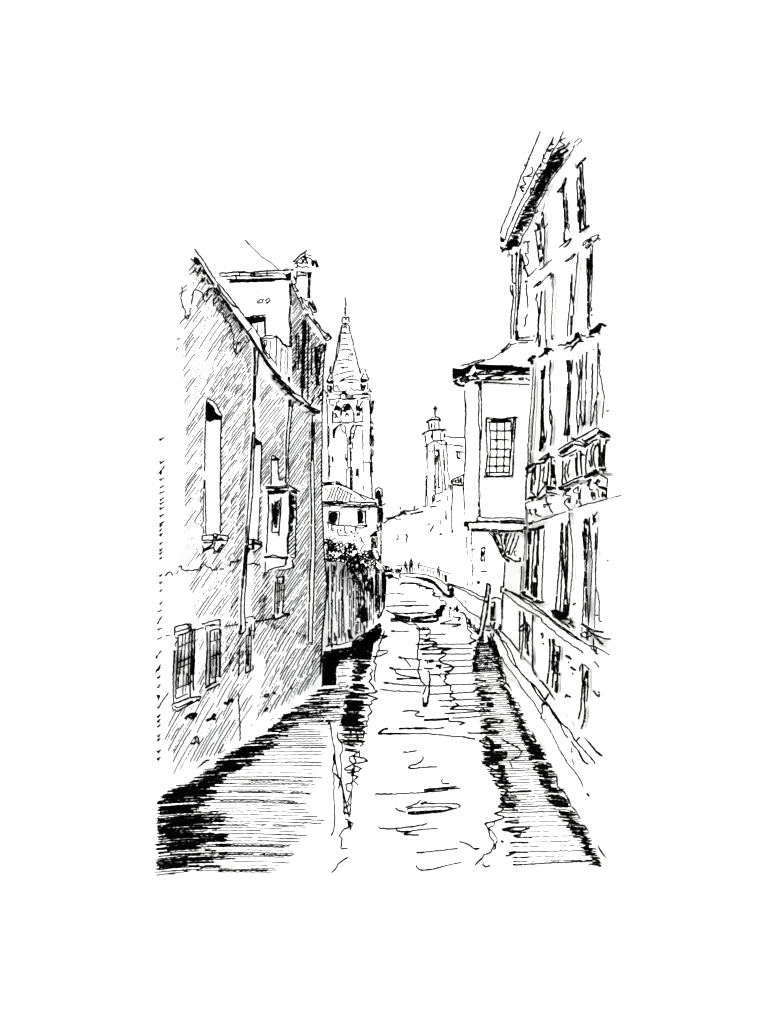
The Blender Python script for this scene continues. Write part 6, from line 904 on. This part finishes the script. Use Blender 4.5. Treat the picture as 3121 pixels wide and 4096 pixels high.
wt.ink(WATER, 'g', '''20 1020,190 1040,330 1095,375 1065,400 1080,430 1140,450 / 24 1140,450 1050,490 1080,500 / 60 1160,420 1200,450 / 44 1170,470 1150,530 / 44 1150,540 1140,620 / 50 1130,620 1110,680 / 50 1110,690 1120,760 1110,810 / 40 1140,700 1130,790 / 34 1050,210 1070,280 / 30 1180,490 1290,490 / 24 1200,470 1220,440 / 40 1280,420 1290,500 / 44 1330,480 1380,560 1400,640 / 24 1120,590 1180,590 / 24 1100,565 1150,570 / 24 1120,890 1250,910 / 18 1120,1000 1200,970 1290,965 / 18 1120,995 1180,1020 1280,1040 / 18 1145,1055 1200,1045 1380,1045 / 18 1145,1060 1220,1090 1340,1105 / 34 1190,1110 1300,1105 / 24 1180,1160 1230,1170 / 50 1250,1165 1330,1170 / 20 1190,1200 1240,1230 1300,1250 1180,1250 / 18 1220,1340 1300,1330 1450,1350 1400,1375 1240,1360 1220,1340''')
wt.ink(WATER, 'h', '''34 1180,25 1300,0 / 20 1190,25 1290,65 1350,80 / 26 1220,80 1350,75 / 44 1330,80 1380,75 / 24 1215,150 1240,140 1290,150 1230,165 / 20 1165,178 1220,205 1280,225 / 60 1280,200 1330,185 / 22 1165,175 1290,170 / 26 1200,237 1260,260 1340,280 / 44 1290,245 1420,245 / 50 1280,310 1330,300 / 44 1360,320 1490,322 / 20 1230,320 1300,350 1400,380 1480,370 / 15 1350,340 1420,350 / 24 1225,380 1300,390 1440,380 / 24 1200,420 1290,435 / 20 1240,455 1330,490 / 50 1380,460 1460,470 / 24 1400,490 1440,490 / 18 1460,500 1415,540 1450,560 1410,570 / 34 1410,565 1440,565 / 15 1440,580 1475,610 1470,660 1440,690 1370,718 / 15 1370,718 1420,700 1490,740 1525,770 / 15 1285,542 1390,600 1480,615 / 13 1285,542 1420,550 / 18 1330,618 1390,640 1520,650 / 18 1345,660 1400,690 1520,690 / 18 1400,765 1450,790 1520,830 1500,845 1420,830 / 17 1485,750 1400,825 1430,855 1490,885 / 18 1490,885 1420,890 1385,910 1440,935 1405,970 1335,990 / 16 1335,992 1400,1010 1455,1025 1430,1050 1330,1080 / 20 1330,1080 1225,1100 / 18 1225,1102 1255,1140 1275,1180 / 17 1275,1180 1290,1250 1310,1280 1335,1310 / 17 1335,1310 1330,1360 1290,1430 1215,1458 / 18 1215,1458 1210,1480 1120,1570 / 11 1330,1080 1345,1100 1330,1130 1270,1150 / 12 1270,1150 1340,1220 1375,1290 / 16 1375,1290 1355,1330 1350,1380 1330,1395 / 12 1415,155 1500,200 1600,250 1648,300 / 11 1648,300 1620,350 1510,400 1540,480 / 20 1220,1540 1205,1560 1240,1588 1295,1570 / 30 1405,1300 1445,1310''')
wt.ink(WATER, 'm', '''22 330,803 420,790 500,782 / 16 330,803 440,815 500,815 / 24 300,890 380,875 450,865 / 26 300,892 400,905 520,910 / 18 510,910 620,872 / 24 430,963 520,950 / 22 390,1043 470,1030 / 22 375,1145 460,1135 / 15 375,1148 430,1160 / 18 340,1185 380,1180 460,1140 / 18 420,1283 540,1283 / 12 540,1283 800,1265 1050,1255 1300,1243 / 22 1300,1235 1340,1265 1415,1300 / 22 1270,1280 1330,1280 1410,1298 / 16 470,462 530,462 / 24 470,462 640,460
18 790,0 795,60 / 18 830,160 900,180 945,210 940,235 920,255 920,400 / 20 920,400 1000,470 1040,540 1080,630 / 22 1080,630 1140,690 1180,770 / 18 1180,770 1245,765 1235,790 / 15 1215,840 1270,900 1330,940 1370,1010 / 20 1370,1010 1395,1110 1440,1170 1500,1230 1530,1288 / 14 940,435 1010,440 / 12 1010,475 1070,472 / 14 1040,545 1075,548 / 14 1390,1078 1415,1078 / 14 800,155 880,155''')
wt.ink(WATER, 'k', '12 300,430 385,455 / 12 270,470 340,560 350,650 / 16 350,650 440,760 490,850 490,890 / 16 490,890 560,970 600,1040 600,1080 / 15 600,1080 645,1150 650,1220 700,1260 715,1310 / 24 640,1230 690,1310 / 12 440,760 480,762 / 14 490,910 565,912 / 14 550,940 600,945 / 18 700,1340 770,1345 / 18 760,1360 795,1400')
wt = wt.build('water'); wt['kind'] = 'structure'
# ground far around
g = MB(STONE); g.add([(-9000, -400, -.016), (9000, -400, -.016), (9000, 16000, -.016), (-9000, 16000, -.016)], [(0, 1, 2, 3)], 0)
g = g.build('ground'); g['kind'] = 'structure'
# ================================================================== light, sky, camera
EL, ROT, CLOUD, HOR, ZEN = 42, 208, .94, .6, 2.6
world = bpy.data.worlds.new('World'); scene.world = world; world.use_nodes = True
nt = world.node_tree; sky = nt.nodes.new('ShaderNodeTexSky'); sky.sky_type = 'NISHITA'; sky.sun_disc = False
sky.sun_elevation = math.radians(EL); sky.sun_rotation = math.radians(ROT); sky.air_density = 1.0; sky.dust_density = 4.0; sky.ozone_density = 1.0
bg = nt.nodes['Background']; mx = nt.nodes.new('ShaderNodeMix'); mx.data_type = 'RGBA'; mx.inputs['Factor'].default_value = CLOUD
sc_ = nt.nodes.new('ShaderNodeMix'); sc_.data_type = 'RGBA'; sc_.blend_type = 'MULTIPLY'; sc_.inputs['Factor'].default_value = 1; sc_.inputs['B'].default_value = (.1, .1, .1, 1)
nt.links.new(sky.outputs['Color'], sc_.inputs['A']); nt.links.new(sc_.outputs['Result'], mx.inputs['A']); 
# white overcast over the clear sky, brighter towards the zenith as cloud cover is
tc_ = nt.nodes.new('ShaderNodeTexCoord'); sx_ = nt.nodes.new('ShaderNodeSeparateXYZ'); nt.links.new(tc_.outputs['Generated'], sx_.inputs[0])
def mth(op, a, b_):
    n_ = nt.nodes.new('ShaderNodeMath'); n_.operation = op
    for i_, v_ in enumerate((a, b_)):
        if hasattr(v_, 'is_linked'): nt.links.new(v_, n_.inputs[i_])
        else: n_.inputs[i_].default_value = v_
    return n_.outputs[0]
zen = mth('ADD', mth('MULTIPLY', mth('POWER', mth('MAXIMUM', sx_.outputs['Z'], 0.0), 6.0), ZEN), HOR)
back_glow = mth('MULTIPLY', mth('POWER', mth('MAXIMUM', mth('MULTIPLY', sx_.outputs['Y'], -1.0), 0.0), 2.0), 1.3)   # added cloud glow behind the camera, lifting the walls that face it
nt.links.new(mth('ADD', zen, back_glow), mx.inputs['B'])
nt.links.new(mx.outputs['Result'], bg.inputs['Color']); bg.inputs['Strength'].default_value = 1.0
sun = bpy.data.lights.new('sun', 'SUN'); sun.energy = 1.0; sun.angle = math.radians(60); sun.color = (1, .96, .9)
so = bpy.data.objects.new('sun', sun); COL.objects.link(so)
d = Vector((math.sin(math.radians(ROT)) * math.cos(math.radians(EL)), math.cos(math.radians(ROT)) * math.cos(math.radians(EL)), math.sin(math.radians(EL))))
so.rotation_euler = d.to_track_quat('Z', 'Y').to_euler()
cam = bpy.data.cameras.new('camera'); co_ = bpy.data.objects.new('camera', cam); COL.objects.link(co_)
co_.location = CAM * SC; co_.rotation_euler = (math.radians(90), 0, 0)
cam.sensor_fit = 'HORIZONTAL'; cam.sensor_width = 36; cam.lens = F / 3121 * 36
cam.shift_y = (HY - 2048) / 3121; cam.clip_start = .1; cam.clip_end = 60000
scene.camera = co_
vs_ = scene.view_settings; vs_.view_transform = 'Standard'; vs_.look = 'None'; vs_.gamma = 1; vs_.use_curve_mapping = False
vs_.exposure = 1.2
